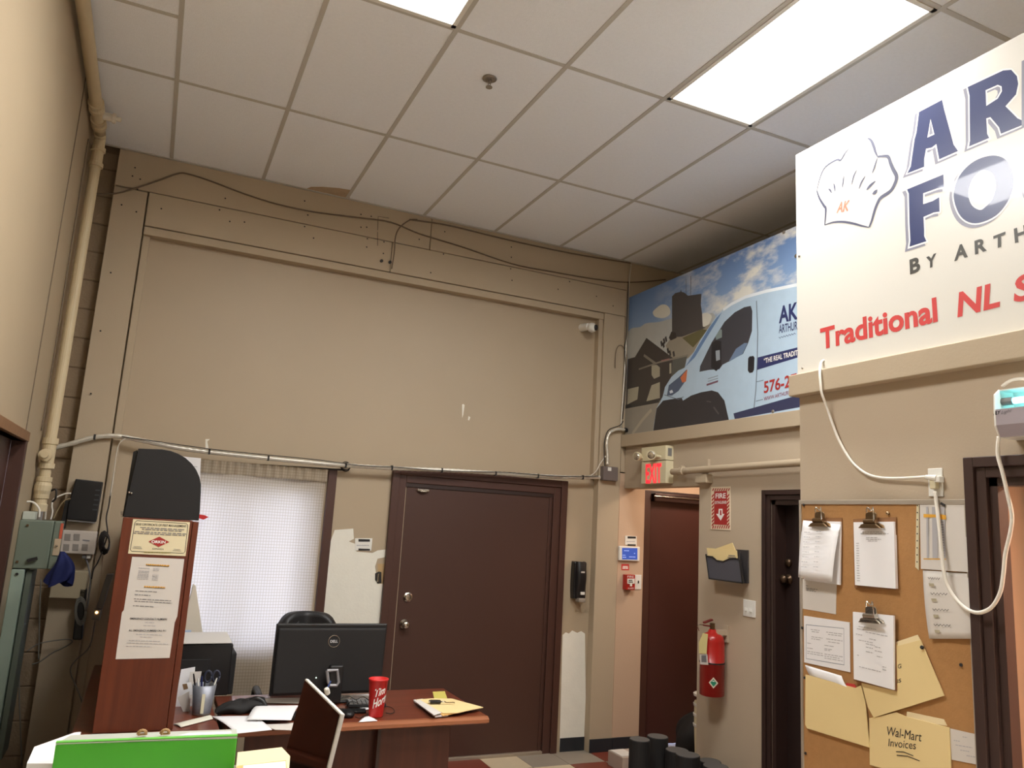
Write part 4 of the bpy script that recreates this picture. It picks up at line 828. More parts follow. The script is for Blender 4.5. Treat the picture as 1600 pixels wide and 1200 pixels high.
pr_('printed_road', ((976, 632), (1030, 622), (1040, 640), (1022, 680), (976, 684)), P_('road', (150, 144, 132)))
st_('printed_road_line', ((988, 678), (1003, 657), (1018, 640)), .03, P_('road_light', (174, 164, 146)))
pr_('printed_hill', ((1040, 540), (1052, 522), (1075, 520), (1097, 512), (1112, 505), (1112, 520), (1075, 560), (1050, 562)), P_('hill', (150, 142, 126)))
pr_('printed_grass', ((1066, 528), (1097, 514), (1106, 516), (1083, 543)), P_('grass', (104, 98, 66)))
pr_('printed_tower', ((1050, 463), (1055, 458), (1063, 456), (1064, 452), (1065, 456), (1069, 457), (1075, 462), (1096, 459), (1095, 476), (1097, 489), (1098, 510), (1103, 512), (1066, 526), (1050, 527)), P_('tower', (78, 74, 74)))
st_('printed_mast', ((1079, 461), (1079.5, 431)), .006, P_('tower', (78, 74, 74))); st_('printed_mast', ((1072, 460), (1072, 436)), .005, P_('tower', (78, 74, 74)))
pr_('printed_rock', ((1045, 528), (1049, 518), (1056, 520), (1057, 528), (1048, 532)), P_('rock', (58, 54, 52)))
for a in ((1037, 529), (1040, 526), (1036, 535), (1043, 544), (1046, 548), (1052, 549), (1033, 533)): st_('printed_figure', (a, (a[0] + 1.5, a[1] + 8)), .022, P_('rock', (58, 54, 52)))
pr_('printed_house', ((981, 561), (992, 558), (1010, 528), (1030, 543), (1051, 559), (1052, 580), (1046, 600), (1032, 626), (978, 636)), P_('house', (66, 60, 58)))
pr_('printed_house', ((1051, 560), (1074, 556), (1070, 574), (1055, 584), (1049, 590)), P_('house_pale', (92, 92, 86)))
for q in (((1018, 571), (1026, 570), (1031, 574), (1031, 588), (1022, 592), (1018, 586)), ((1018, 602), (1031, 597), (1031, 622), (1010, 627)), ((981, 608), (998, 604), (996, 624), (980, 632)), ((1046, 568), (1049, 567), (1049, 583), (1046, 584))):
    pr_('printed_light_patch', q, P_('patch', (168, 162, 142)))
st_('printed_beam', ((1006, 555), (1024, 568)), .022, P_('beam', (132, 126, 114))); st_('printed_beam', ((998, 577), (1030, 566), (1075, 555)), .014, P_('beam', (132, 126, 114))); st_('printed_beam', ((1033, 564), (1046, 561)), .012, P_('beam_red', (150, 110, 104)))
st_('printed_kerb', ((977, 636), (1030, 626)), .03, P_('kerb', (60, 58, 56)))
vb = P_('van', (178, 200, 218)); vd = P_('van_dark', (52, 50, 54)); vg = P_('van_glass', (66, 66, 72))
pr_('printed_van_body', ((1020, 678), (1022, 660), (1026, 637), (1035, 622), (1039, 605), (1049, 589), (1060, 579), (1071, 574), (1081, 556), (1095, 530), (1108, 511), (1118, 496), (1130, 484), (1143, 475), (1165, 464), (1197, 455), (1245, 445), (1275, 439), (1275, 650), (1100, 668)), vb)
st_('printed_roof_highlight', ((1130, 484), (1143, 475), (1165, 464), (1197, 455), (1245, 445), (1270, 440)), .022, P_('highlight', (228, 234, 238)))
pr_('printed_windscreen', ((1071, 573), (1084, 552), (1108, 512), (1120, 496), (1128, 488), (1120, 502), (1104, 528), (1086, 558)), P_('screen', (104, 134, 176)))
pr_('printed_side_window', ((1173, 478), (1175.5, 486), (1175, 517), (1169, 536), (1161, 553), (1129, 570), (1124, 577), (1108, 578), (1093, 581), (1094, 572), (1112, 535), (1132, 503), (1148, 488), (1163, 480)), vg)
pr_('printed_seat', ((1138, 566), (1150, 545), (1163, 536), (1168, 536), (1160, 553)), P_('seat', (110, 130, 158)))
pr_('printed_quarter_glass', ((1118, 525), (1126, 514), (1128, 516), (1128, 527), (1119, 531)), P_('quarter', (128, 142, 140)))
pr_('printed_mirror', ((1112, 537), (1118, 532), (1127, 533), (1127, 572), (1119, 580), (1111, 574)), P_('mirror', (40, 39, 44)))
pr_('printed_mirror_label', ((1118, 548), (1124.5, 547), (1125, 562), (1119, 564)), P_('mirror_label', (150, 158, 166)))
st_('printed_door_seam', ((1182, 470), (1184, 520), (1183, 570), (1181, 610), (1177, 648)), .008, P_('seam', (104, 116, 130))); st_('printed_door_seam', ((1181, 597), (1193, 594)), .005, P_('seam', (104, 116, 130))); st_('printed_door_seam', ((1181, 627), (1192, 624)), .005, P_('seam', (104, 116, 130)))
pr_('printed_door_handle', ((1169, 560), (1171, 557), (1177, 556), (1179, 559), (1178, 578), (1176, 582), (1171, 583), (1168.5, 579)), P_('mirror', (40, 39, 44)))
pr_('printed_bumper', ((1020, 679), (1023, 656), (1026, 638), (1036, 626), (1065, 621), (1067, 626), (1080, 618), (1095, 613), (1112, 610), (1122, 613), (1132, 626), (1139, 657), (1139, 664), (1060, 676)), vd)
st_('printed_wheel_glint', ((1115, 636), (1123, 647)), .012, P_('glint', (88, 84, 84))); st_('printed_wheel_glint', ((1104, 627), (1111, 628)), .008, P_('glint', (88, 84, 84)))
pr_('printed_headlight', ((1042, 618), (1045, 602), (1060, 590), (1073, 577), (1072, 594), (1060, 611), (1050, 618)), P_('headlight', (84, 98, 122))); pr_('printed_indicator', ((1063, 590), (1074, 577), (1072, 596), (1066, 598)), P_('indicator', (206, 116, 76)))
pr_('printed_lamp', ((1046, 611), (1050, 609), (1052, 613), (1047, 615)), P_('lamp', (214, 222, 230)))
st_('printed_hood_line', ((1038, 617), (1060, 624), (1068, 620)), .006, P_('seam', (104, 116, 130)))
NVY = P_('navy', (48, 54, 98))
pr_('printed_stripe', ((1184, 558.5), (1245, 543), (1275, 535), (1275, 551), (1245, 559), (1183, 578)), NVY)
pr_('printed_lower_band', ((1146, 646), (1245, 618), (1275, 610), (1275, 632), (1245, 637), (1148, 655)), P_('band', (54, 58, 88)))
pr_('printed_badge', ((1104, 600), (1122, 594), (1122, 597), (1104, 603)), P_('badge', (120, 84, 100)))
for k in range(2): st_('printed_badge', ((1106, 592 + 4 * k), (1122, 587 + 4 * k)), .006, P_('badge_grey', (142, 150, 160)))
ml = MX - .0003 - .00003 * 95
def mt(body, BL, BR, TL, m, bold=.02, shear=0): return text(body, px(*BL, 0, ml), px(*BR, 0, ml), px(*TL, 0, ml), m, mb_, bold, shear)
mt('AK', (1217, 505.5), (1247, 498.5), (1217, 479), NVY, .03); mt('ARTHUR', (1217, 521), (1246, 515), (1217, 508), NVY, .01)
st_('printed_script', [(1217 + 2 * i, 528 - .55 * i + (1.2 if i % 2 else -1.2)) for i in range(14)], .004, NVY)
mt('\u201cTHE REAL TRADITION', (1193.5, 568), (1258, 552), (1193.5, 560), M_SIGNW, .02)
mt('576-27', (1193.5, 615), (1245, 602.5), (1193.5, 596), M_DKRED, .02); mt('WWW.ARTHURKIT', (1193.5, 626.5), (1240, 614.5), (1193.5, 620.5), P_('dull_red', (150, 80, 96)), .005)
m = 0
for u, v in ((1208, 643), (1225, 363), (1244, 400)):
    p = px(u, v, 0, MX); MB().lathe([(.012, 0), (.012, .004), (.006, .007)], p, (-1, 0, 0), 10).build('screw', M_STEEL, mb_)

# ------------------------------------------------------------------ big white sign
SXF = 2.885
sg = thing('shop_sign', 'large white sign with navy letters on the near ledge', 'sign', (XS, -3.6, TOPZ))
MB().box(SXF, XS - .001, -5.4, -2.841, 2.495, 3.630).build('sign_board', M_SIGN, sg, bevel=.002)
_lay[0] = 0
def off(pts, d):                   # grow an outline by d photo points
    n = len(pts); A = sum(pts[i][0] * pts[(i + 1) % n][1] - pts[(i + 1) % n][0] * pts[i][1] for i in range(n)); sgn = 1 if A > 0 else -1; out = []
    for i in range(n):
        (ax, ay), (bx, by), (cx, cy_) = pts[i - 1], pts[i], pts[(i + 1) % n]
        d1 = Vector((bx - ax, by - ay)).normalized(); d2 = Vector((cx - bx, cy_ - by)).normalized()
        n1 = Vector((d1.y, -d1.x)); n2 = Vector((d2.y, -d2.x)); q = (n1 + n2); q = q / max(.45, q.length * q.length / 2) * 1.0
        out.append((bx + sgn * q.x * d, by + sgn * q.y * d))
    return out
def sh(pts, dx, dy): return [(a + dx, b + dy) for a, b in pts]
def glyph(outer, holes=()):
    H2 = [off(h, -2.2) for h in holes]
    pr_('letter_shadow', sh(off(outer, 2.2), -4.5, 5), M_SHADOWG, [sh(h, -4.5, 5) for h in H2], par=sg, pl=SXF)
    pr_('letter_outline', off(outer, 2.4), M_SIGNW, H2, par=sg, pl=SXF); pr_('letter', outer, M_NAVY, holes, par=sg, pl=SXF)
glyph([(1436, 175), (1472, 156), (1475, 170), (1485, 207), (1490, 226), (1497, 236), (1467.5, 249), (1463, 225), (1456, 230.5), (1447, 232.5), (1444, 249), (1444, 260.6), (1417.5, 271), (1423, 260), (1429, 217.5), (1432, 207)], [[(1454, 186), (1460, 210), (1449, 215)]])
glyph([(1512, 136), (1544, 121), (1567.5, 110), (1580, 109), (1589, 119), (1591, 131), (1587.5, 147.5), (1571, 166), (1590, 185), (1606, 192), (1564, 209), (1561, 199), (1547.5, 183), (1541, 185), (1542.5, 209), (1545.6, 215.6), (1514, 229), (1515.6, 220), (1515, 150)], [[(1540, 141), (1559, 132.5), (1565, 135), (1565.6, 142.5), (1559, 154), (1541, 165.6)]])
glyph([(1603, 92), (1640, 72), (1640, 172), (1603, 190)])
glyph([(1417, 296), (1474, 272.5), (1475, 292.5), (1465, 294), (1442.5, 302), (1442.5, 319), (1457.5, 314), (1467.5, 308), (1468, 330.6), (1459, 332), (1443, 339), (1444, 359), (1444, 369), (1447.5, 377), (1421, 385.6), (1422.5, 376), (1421, 347.5), (1420, 302.5)])
def cl2(p): return [(v.x, v.y) for v in closed([Vector((a, b, 0)) for a, b in p], 5)]
O1 = cl2([(1551, 243), (1573, 251), (1584, 279), (1577, 310), (1556, 337), (1524, 349), (1501, 338), (1490, 306), (1499, 275), (1522, 252)])
O2 = cl2([(1539, 266), (1551, 272), (1556, 290), (1551, 310), (1541, 322), (1531, 328), (1518, 320), (1513, 302), (1518, 283), (1528, 270)])
glyph(O1, [O2]); glyph(sh(O1, 110, -26), [sh(O2, 110, -26)])
sl = SXF - .0003 - .00003 * 25
def stx(body, BL, BR, TL, m, bold=.02, shear=0): return text(body, px(*BL, 0, sl), px(*BR, 0, sl), px(*TL, 0, sl), m, sg, bold, shear)
for ch, BL, BR, TL in (('B', (1422, 429), (1438, 423), (1421, 406)), ('Y', (1447, 421), (1463, 414.5), (1447, 402)), ('A', (1491, 408), (1512, 401.5), (1491, 385)), ('R', (1523.5, 398), (1542, 391.5), (1522.5, 376.5)), ('T', (1552, 390), (1571, 383), (1552, 369)), ('H', (1586, 380), (1606, 373), (1584, 357.5))): stx(ch, BL, BR, TL, M_CHAR, .035)
stx('Traditional', (1287, 546), (1473.5, 501), (1280, 514), M_REDINK, .03, .22); stx('NL', (1496, 496), (1563, 479), (1494, 458), M_REDINK, .03, .12); stx('S', (1584, 474), (1616, 466), (1583, 433), M_REDINK, .03, .1)
hat = lambda L: [(1250 + a * .11668, 200 + b * .11668) for a, b in L]
for w, L in (((.004, .013), ((905, 135), (950, 165), (985, 240), (1010, 320), (1040, 385))), ((.009, .017), ((1040, 385), (1110, 378), (1180, 385), (1215, 480), (1250, 560), (1290, 640), (1280, 720), (1215, 840), (1085, 930), (1040, 1000), (1000, 1100), (960, 1240), (925, 1330))),
             ((.003, .008), ((660, 270), (600, 340), (545, 430), (490, 425), (340, 520), (270, 660), (225, 840))), ((.005, .012), ((225, 840), (260, 940), (320, 1040), (345, 1080), (340, 1200), (330, 1300))), ((.004, .010), ((330, 1300), (430, 1265), (560, 1255), (700, 1275), (830, 1310), (925, 1330))),
             ((.002, .007), ((585, 640), (578, 720), (565, 800))), ((.002, .007), ((760, 560), (720, 640), (690, 760))), ((.002, .008), ((875, 640), (820, 730), (790, 815))), ((.003, .013), ((1010, 710), (940, 770), (890, 830))), ((.002, .008), ((450, 740), (463, 790), (470, 850))), ((.002, .008), ((380, 815), (405, 835), (425, 870))), ((.002, .008), ((1035, 400), (1000, 510), (965, 610))), ((.002, .018), ((1035, 825), (1005, 860), (968, 882)))):
    st_('hat_outline', hat(L), w, M_LINE, par=sg, pl=SXF, sm=4)
stx('AK', (1306.6, 333), (1325.5, 329), (1309, 316.5), mat('coral_ink', (226, 130, 104), .5, var=0), .03, .1)
for u, v in ((1249, 400), (1254, 575)):
    p = px(u, v, 0, SXF); MB().lathe([(.006, 0), (.006, .003), (.003, .005)], p, (-1, 0, 0), 8).build('screw', M_STEEL, sg)

# ------------------------------------------------------------------ exit sign, pipe, signs on the far partition
EX = XM - .07
ex = thing('exit_sign', 'lit red EXIT sign with two emergency lamps above the corridor opening', 'exit sign', (XM, -.45, 2.1))
a, b = px(1003, 698, 0, EX), px(1040, 759, 0, EX); ya, yb, z0, z1 = a.y, b.y, 2.098, px(1020, 698, 0, EX).z
zm = px(1020, 720, 0, EX).z
MB().box(EX, XM, ya, yb, z0, zm - .004).build('sign_case', M_CREAM, ex, bevel=.004); MB().box(EX - .004, XM, ya, yb, zm, z1).build('lamp_case', M_CREAM, ex, bevel=.004)
ef = lambda u, v: px(u, v, 0, EX - .002)
text('EXIT', ef(1009, 755.5), ef(1033.5, 754.5), ef(1009, 725.5), mat('exit_red', (255, 60, 70), .5, var=0, emit=(255, 30, 48), estr=1.1), ex, bold=.02)
MB().box(XM - .055, XM - .02, yb - .002, yb + .001, zm + .03, z1 - .02).build('side_label', M_GREY, ex)
for u, v, d in ((995, 713, (-.9, -.3, -.12)), (1018, 711, (-.75, -.6, -.08))):
    c = px(u, v, 0, EX - .06); o = MB().lathe([(.012, -.045), (.03, -.03), (.036, 0), (.036, .006), (.030, .007)], c, d, 16).build('emergency_lamp', M_CREAM, ex, smooth=False)
    MB().lathe([(.030, .0075), (.022, .013), (.004, .014)], c, d, 14).build('lens', M_CHROME, o)
    MB().cyl(c - Vector(d).normalized() * .03, (EX, c.y - .045 * (1 if u > 1000 else .0), c.z - .012), .010, n=8).build('lamp_arm', M_CREAM, o)
pi2 = thing('wall_pipe', 'beige painted pipe running along the partition above the fire sign', 'pipe', (XM - .05, -1.2, 2.19))
q = px(1052, 737, 0, XM - .055); q2 = px(1245, 722, 0, XM - .055)
MB().tube([(XM, q.y, q.z), (XM - .045, q.y - .005, q.z), (XM - .055, q.y - .05, q.z), (XM - .055, -1.4, q.z + .005), (XM - .055, YS - .2, q.z + .015)], .024, 12, sm=5).build('pipe', M_WALL, pi2, smooth=True)
MB().lathe([(.032, 0), (.032, .04), (.024, .045)], (XM - .055, q.y - .09, q.z), (0, -1, 0), 12).build('coupling', M_WALL, pi2); MB().cyl((XM - .055, q.y - .11, q.z), (XM - .055, q.y - .11, q.z + .04), .018, n=10).build('coupling', M_WALL, pi2)
a, b = px(1086, 739, 0, XM - .06), px(1103, 754, 0, XM - .06); MB().box(XM - .06, XM, a.y, b.y, b.z, a.z - .01).build('bracket_block', M_WALL, pi2, bevel=.004)
a, b = px(1097, 718, 0, XM - .02), px(1106, 735, 0, XM - .02); MB().box(XM - .02, XM, a.y, b.y, b.z, a.z).build('bracket_strap', M_WALLP, pi2)
fs = thing('fire_sign', 'red and white striped fire extinguisher sign with a down arrow', 'sign', px(1126, 795, 0, XM))
_lay[0] = 0; PX_ = XM - .004
fp = ((1111, 761), (1141, 760), (1141, 828.5), (1110.5, 827)); MB().prism([px(u, v, 0, PX_) for u, v in fp], (.004, 0, 0)).build('panel', mat('sign_cream', (226, 210, 182), .5), fs)
for i in range(8):
    for (ya_, yb_) in ((763, 767), (821, 826)):
        u = 1112.5 + 3.5 * i; pr_('stripe', ((u, yb_), (u + 1.8, yb_), (u + 3.6, ya_), (u + 1.8, ya_)), M_DKRED, par=fs, pl=PX_)
for i in range(9):
    v = 772 + 5.6 * i; pr_('stripe', ((1112, v + 3), (1115.5, v - 1), (1115.5, v + 2), (1112, v + 6)), M_DKRED, par=fs, pl=PX_); pr_('stripe', ((1136, v + 3), (1139.5, v - 1), (1139.5, v + 2), (1136, v + 6)), M_DKRED, par=fs, pl=PX_)
pr_('red_field', ((1115.8, 767.5), (1136, 767), (1136, 820.5), (1115.8, 819.5)), M_DKRED, par=fs, pl=PX_)
pr_('arrow', ((1123, 795), (1129, 795), (1129, 803), (1132, 803), (1126, 813.5), (1119, 803), (1122.5, 803)), M_SIGNW, par=fs, pl=PX_)
pr_('arrow_extinguisher', ((1125, 797), (1127, 797), (1127.5, 805), (1124.8, 805)), M_DKRED, par=fs, pl=PX_)
fl_ = PX_ - .0025
text('FIRE', px(1118, 779, 0, fl_), px(1134, 778.5, 0, fl_), px(1118, 771, 0, fl_), M_SIGNW, fs, .02); text('EXTINGUISHER', px(1117, 787.5, 0, fl_), px(1135.5, 787, 0, fl_), px(1117, 783, 0, fl_), M_SIGNW, fs, .01)
fh = thing('file_holder', 'black wire mesh wall file holder left of the dark doorway', 'file holder', px(1135, 885, 0, XM))
fy = lambda u, v, o: px(u, v, 0, XM - o)
MB().prism([fy(u, v, .012) for u, v in ((1150, 858.5), (1168.5, 859.5), (1168.5, 911.5), (1150, 911))] , (.010, 0, 0)).build('back_plate', mat('dark_wire_mesh', (62, 58, 58), .6), fh, bevel=.002)
fa, fb, fc_, fd_ = fy(1103, 866, .10), fy(1156, 873, .10), fy(1160, 911, .07), fy(1108, 904, .07)
front = [fy(u, v, .10) for u, v in ((1103, 866), (1104, 869), (1113, 870), (1120, 876), (1130, 877.5), (1140, 873), (1150, 873), (1155, 875), (1160, 911), (1108, 904))]
MB().prism(front, (.004, 0, 0)).build('front_pocket', mat('grey_wire_mesh', (92, 92, 100), .5, .3, var=.2, scale=150), fh)
MB().tube(front + [front[0]], .005, 6).build('rim_wire', M_BLACK, fh)
pb = fy(1160, 911, .10); MB().prism([pb, fy(1155, 875, .10), fy(1157, 862, .01), fy(1164, 911, .01)], (0, .004, 0)).build('side_panel', MATS['dark_wire_mesh'], fh)
MB().prism([fy(1108, 904, .10), fy(1160, 911, .10), fy(1166, 911, .01), fy(1118, 903, .01)], (0, 0, .004)).build('bottom_panel', MATS['dark_wire_mesh'], fh)
for i, (pts, o, lab) in enumerate((((( 1116, 858), (1144, 848), (1150, 862), (1145, 880), (1118, 880)), .04, 'manila folder tilted behind the other in the black file holder'), (((1104, 856), (1151, 860), (1152, 872), (1140, 878), (1112, 878), (1106, 868)), .082, 'manila folder standing at the front of the black file holder'))):
    t = tag(MB().prism([fy(u, v, o) for u, v in pts], (.004, 0, 0)).build('file_folder', M_MANILA), lab, 'folder')
    if i: lines(fy(1137, 872, o + .002), fy(1150, 873, o + .002), fy(1137, 866, o + .002), [(.1, 0, 1), (.6, .1, .9)], M_INK, t, h=.25)
sw = thing('light_switch', 'white double toggle light switch plate on the far partition', 'light switch', px(1170, 950, 0, XM))
a, b = px(1161, 936, 0, XM - .006), px(1180, 966, 0, XM - .006); MB().box(XM - .006, XM, a.y, b.y, b.z, a.z).build('plate', M_WHITE, sw, bevel=.003)
for k in (.3, .7): y = a.y + (b.y - a.y) * k; zc = (a.z + b.z) / 2 - .005; MB().obox((XM - .012, y, zc - .004), (.010, 0, -.004), (0, .004, 0), (.002, 0, .010)).build('toggle', M_WHITE, sw)
# extinguisher
ec = Vector((3.675, -1.272, .69)); eg = thing('fire_extinguisher', 'red fire extinguisher with a yellow tag hung on the far partition', 'fire extinguisher', ec)
MB().lathe([(.070, 0), (.080, .006), (.080, .205), (.083, .207), (.083, .212), (.080, .214), (.080, .34), (.074, .37), (.055, .39), (.03, .40), (.022, .42)], ec, (0, 0, 1), 28).build('cylinder', M_EXT, eg, smooth=True)
MB().lathe([(.0835, .205), (.0835, .214)], ec, (0, 0, 1), 28).build('retaining_band', M_WIREB, eg)
MB().cyl(ec + Vector((0, 0, .41)), ec + Vector((0, 0, .46)), .018, n=10).build('valve', M_BRASS, eg)
MB().obox(ec + Vector((-.03, .01, .47)), (.035, 0, .010), (0, .012, 0), (-.002, 0, .006)).obox(ec + Vector((-.03, .01, .44)), (.035, 0, -.004), (0, .012, 0), (0, 0, .005)).build('handle', mat('dark_red_handle', (108, 34, 30), .5), eg, bevel=.003)
MB().box(ec.x + .01, XM, ec.y - .045, ec.y - .025, ec.z + .385, ec.z + .42).box(XM - .01, XM, ec.y - .055, ec.y - .01, ec.z + .34, ec.z + .45).build('wall_hook', M_WALLP, eg)
MB().tube([ec + Vector((-.03, .03, .44)), ec + Vector((-.08, .05, .44)), ec + Vector((-.06, .065, .40))], .003, 6, sm=4).build('pin_ring', M_CHROME, eg)
MB().prism([px(u, v, 0, ec.x - .088) for u, v in ((1098, 989), (1106, 991), (1105, 1005), (1104, 1022), (1092, 1021), (1092, 1004))], (.001, 0, 0)).build('yellow_tag', mat('tag_yellow', (226, 214, 150), .7), eg)
o = MB().prism([px(u, v, 0, ec.x - .086) for u, v in ((1093, 1022), (1105, 1022), (1106.5, 1039), (1094, 1038))], (.001, 0, 0)).build('inspection_tag', M_PAPER2, eg); MB().add([px(u, v, 0, ec.x - .0875) for u, v in ((1096, 1024), (1103, 1024), (1104, 1035), (1096, 1034.5))], [(0, 1, 2, 3)]).build('printed_text', M_INK, o)
vw = (CAMPOS - ec); vw.z = 0; vw.normalize(); tg = Vector((-vw.y, vw.x, 0))
def dia(s, r, m, nm): k = ec + vw * r + Vector((0, 0, .093)) + tg * .010 * (1); MB().prism([k + tg * s, k + Vector((0, 0, s * 1.15)), k - tg * s, k - Vector((0, 0, s * 1.15))], vw * .0006).build(nm, m, eg)
dia(.030, .0815, mat('label_cream', (220, 206, 186), .6), 'hazard_label'); dia(.020, .0825, mat('hazard_green', (30, 128, 96), .5), 'green_diamond')
k = ec + vw * .0836 + Vector((0, 0, .101)) + tg * .01; MB().prism([k - tg * .009, k + tg * .009, k + tg * .005 + Vector((0, 0, .005)), k - tg * .005 + Vector((0, 0, .005))], vw * .0003).build('white_symbol', M_SIGNW, eg)
# thermostat, alarm pull, tags on the board coloured as if pink lit
TY = 0.004; g_ = lambda u, v, o=0: px(u, v, 1, TY - o)
th = thing('thermostat', 'white wall thermostat with a lit blue screen', 'thermostat', g_(984, 865))
a, b = g_(968, 853, .022), g_(999.5, 877, .022); MB().box(a.x, b.x, TY - .024, TY, b.z, a.z).build('case', M_WHITE, th, bevel=.006)
MB().add([g_(u, v, .0248) for u, v in ((972, 856), (996, 856.5), (996, 874.5), (972, 874))], [(0, 1, 2, 3)]).build('screen', mat('blue_screen', (56, 84, 168), .2, var=0, emit=(50, 82, 175), estr=.45), th)
lines(g_(973, 873, .0252), g_(995, 873.5, .0252), g_(973, 857, .0252), [(.1, 0, .25), (.3, .0, .2), (.75, .1, .45), (.15, .45, .9), (.5, .8, .9)], mat('screen_text', (150, 176, 226), .3, emit=(140, 170, 230), estr=.4), th, h=.09)
for nm, lab, pts, pl_, fn in (('wall_card', 'white card with black bands above the thermostat', ((977, 837), (995, 838), (995, 853), (977, 851)), TY, None), ('wall_card', 'white card with black bands taped on the wall left of the big door', ((555, 841), (582, 841), (580, 860.5), (555, 860)), WB, None)):
    t = tag(MB().prism([px(u, v, 1, pl_ - .0045) for u, v in pts], (0, .004, 0)).build(nm, M_WHITE), lab, 'card')
    (u0, v0), (u1, v1) = pts[0], pts[2]; du, dv = u1 - u0, v1 - v0
    for y0_, y1_ in ((.06, .28), (.82, .98)): MB().add([px(u0 + du * .2, v0 + dv * y0_, 1, pl_ - .005), px(u0 + du * .92, v0 + dv * (y0_ + .03), 1, pl_ - .005), px(u0 + du * .92, v0 + dv * y1_, 1, pl_ - .005), px(u0 + du * .2, v0 + dv * y1_, 1, pl_ - .005)], [(0, 1, 2, 3)]).build('black_band', M_INKD, t)
    lines(px(u0 + du * .1, v0 + dv * .62, 1, pl_ - .005), px(u0 + du * .9, v0 + dv * .62, 1, pl_ - .005), px(u0 + du * .1, v0 + dv * .48, 1, pl_ - .005), [(0, .0, .95)], M_INKL, t, h=.6)
t = tag(MB().prism([g_(u, v, .0015) for u, v in ((971, 881), (983, 881.5), (983, 891), (971, 890.5))], (0, .0015, 0)).build('alarm_label', M_REDINK), 'small red label between thermostat and fire alarm', 'label')
lines(g_(972, 890, .002), g_(982, 890, .002), g_(972, 883, .002), [(.15, .05, .5), (.15, .55, .95), (.5, .1, .9)], M_SIGNW, t, h=.3)
t = thing('fire_alarm_station', 'red fire alarm pull station with a white T handle', 'fire alarm', g_(981, 910))
a, b = g_(979, 898, .055), g_(992, 922, .055); MB().box(a.x - .0, b.x, TY - .055, TY, b.z, a.z).build('case', M_EXT, t, bevel=.003)
z_ = lambda u, v: px(u, v, 1, TY - .0565); MB().prism([z_(u, v) for u, v in ((980, 904), (991, 904), (991, 912), (987, 912), (987, 916), (984, 916), (984, 912), (980, 912))], (0, -.006, 0)).build('pull_handle', M_WHITE, t)
text('FIRE', z_(980.5, 902.5), z_(990.5, 902.5), z_(980.5, 899.5), M_SIGNW, t); lines(px(981, 911, 1, TY - .064), px(990, 911, 1, TY - .064), px(981, 905, 1, TY - .064), [(.1, .1, .9), (.55, .15, .8)], M_INKD, t, h=.28); text('ALARM', z_(981, 920.5), z_(990, 920.5), z_(981, 918), M_SIGNW, t)
t = thing('key_switch', 'white key switch plate right of the fire alarm', 'switch', g_(997, 910)); a, b = g_(992.5, 898, .006), g_(1002, 921, .006)
MB().box(a.x, b.x, TY - .006, TY, b.z, a.z).build('plate', M_WHITE, t, bevel=.002); MB().box((a.x + b.x) / 2 - .004, (a.x + b.x) / 2 + .004, TY - .012, TY - .006, (a.z + b.z) / 2 - .01, (a.z + b.z) / 2 + .012).build('key', M_INKD, t)
# soap dispenser
sd = thing('soap_dispenser', 'black wall soap dispenser right of the big brown door', 'soap dispenser', px(904, 905, 1, WB))
DO = .10; q = lambda u, v, o: px(u, v, 1, WB - o)
def disp(a, b):
    w = .058 * (1 - .12 * abs(2 * b - 1) ** 3); t_ = (a - .5) * 2; d = DO * (1 - abs(t_) ** 4) ** .5 * (.80 + .2 * math.sin(math.pi * min(1, b * 1.2))) * (1 if b < .96 else .85)
    return Vector((3.392 + w * t_, WB - max(.0, d), 1.165 + .292 * (1 - b)))
MB().grid(disp, 20, 20).build('cover', M_BLACK, sd, smooth=True)
MB().box(3.335, 3.449, WB - .06, WB, 1.167, 1.455).build('body', M_BLACK, sd, bevel=.01)
MB().box(3.362, 3.425, WB - .105, WB - .04, 1.140, 1.172).build('push_bar', mat('clear_grey_plastic', (150, 140, 128), .3), sd, bevel=.008)
MB().box(3.376, 3.412, WB - .106, WB - .095, 1.20, 1.222).build('chrome_window', M_WHITE, sd, bevel=.002)
lines((3.372, WB - .1025, 1.37), (3.406, WB - .1025, 1.37), (3.372, WB - .1025, 1.385), [(0, 0, 1)], M_PAPER2, sd, h=.8)

# ------------------------------------------------------------------ cork board and what hangs on it
CK = XS - .014; k_ = lambda u, v, o=0: px(u, v, 0, CK - o)
cb = thing('cork_board', 'aluminium framed cork notice board on the near partition wall', 'notice board', (XS, -3.26, 1.3))
cy0, cy1, cz0, cz1 = -2.846, -3.672, .70, 1.908
MB().box(CK, XS, cy1, cy0, cz0, cz1).build('cork_panel', M_CORK, cb)
for r in ((cy1, cy0, cz1 - .020, cz1), (cy1, cy0, cz0, cz0 + .02), (cy0 - .014, cy0, cz0 + .02, cz1 - .02), (cy1, cy1 + .016, cz0 + .02, cz1 - .02)): MB().box(CK - .006, XS, *r).build('frame_rail', M_ALU, cb, bevel=.002)
for u, v in ((1256, 789), (1514, 786), (1254, 981), (1258, 1059), (1525, 1027), (1259, 1177)): MB().lathe([(.006, 0), (.006, .004), (.003, .006)], k_(u, v, .004), (-1, 0, 0), 8).build('screw', M_WIREB, cb)
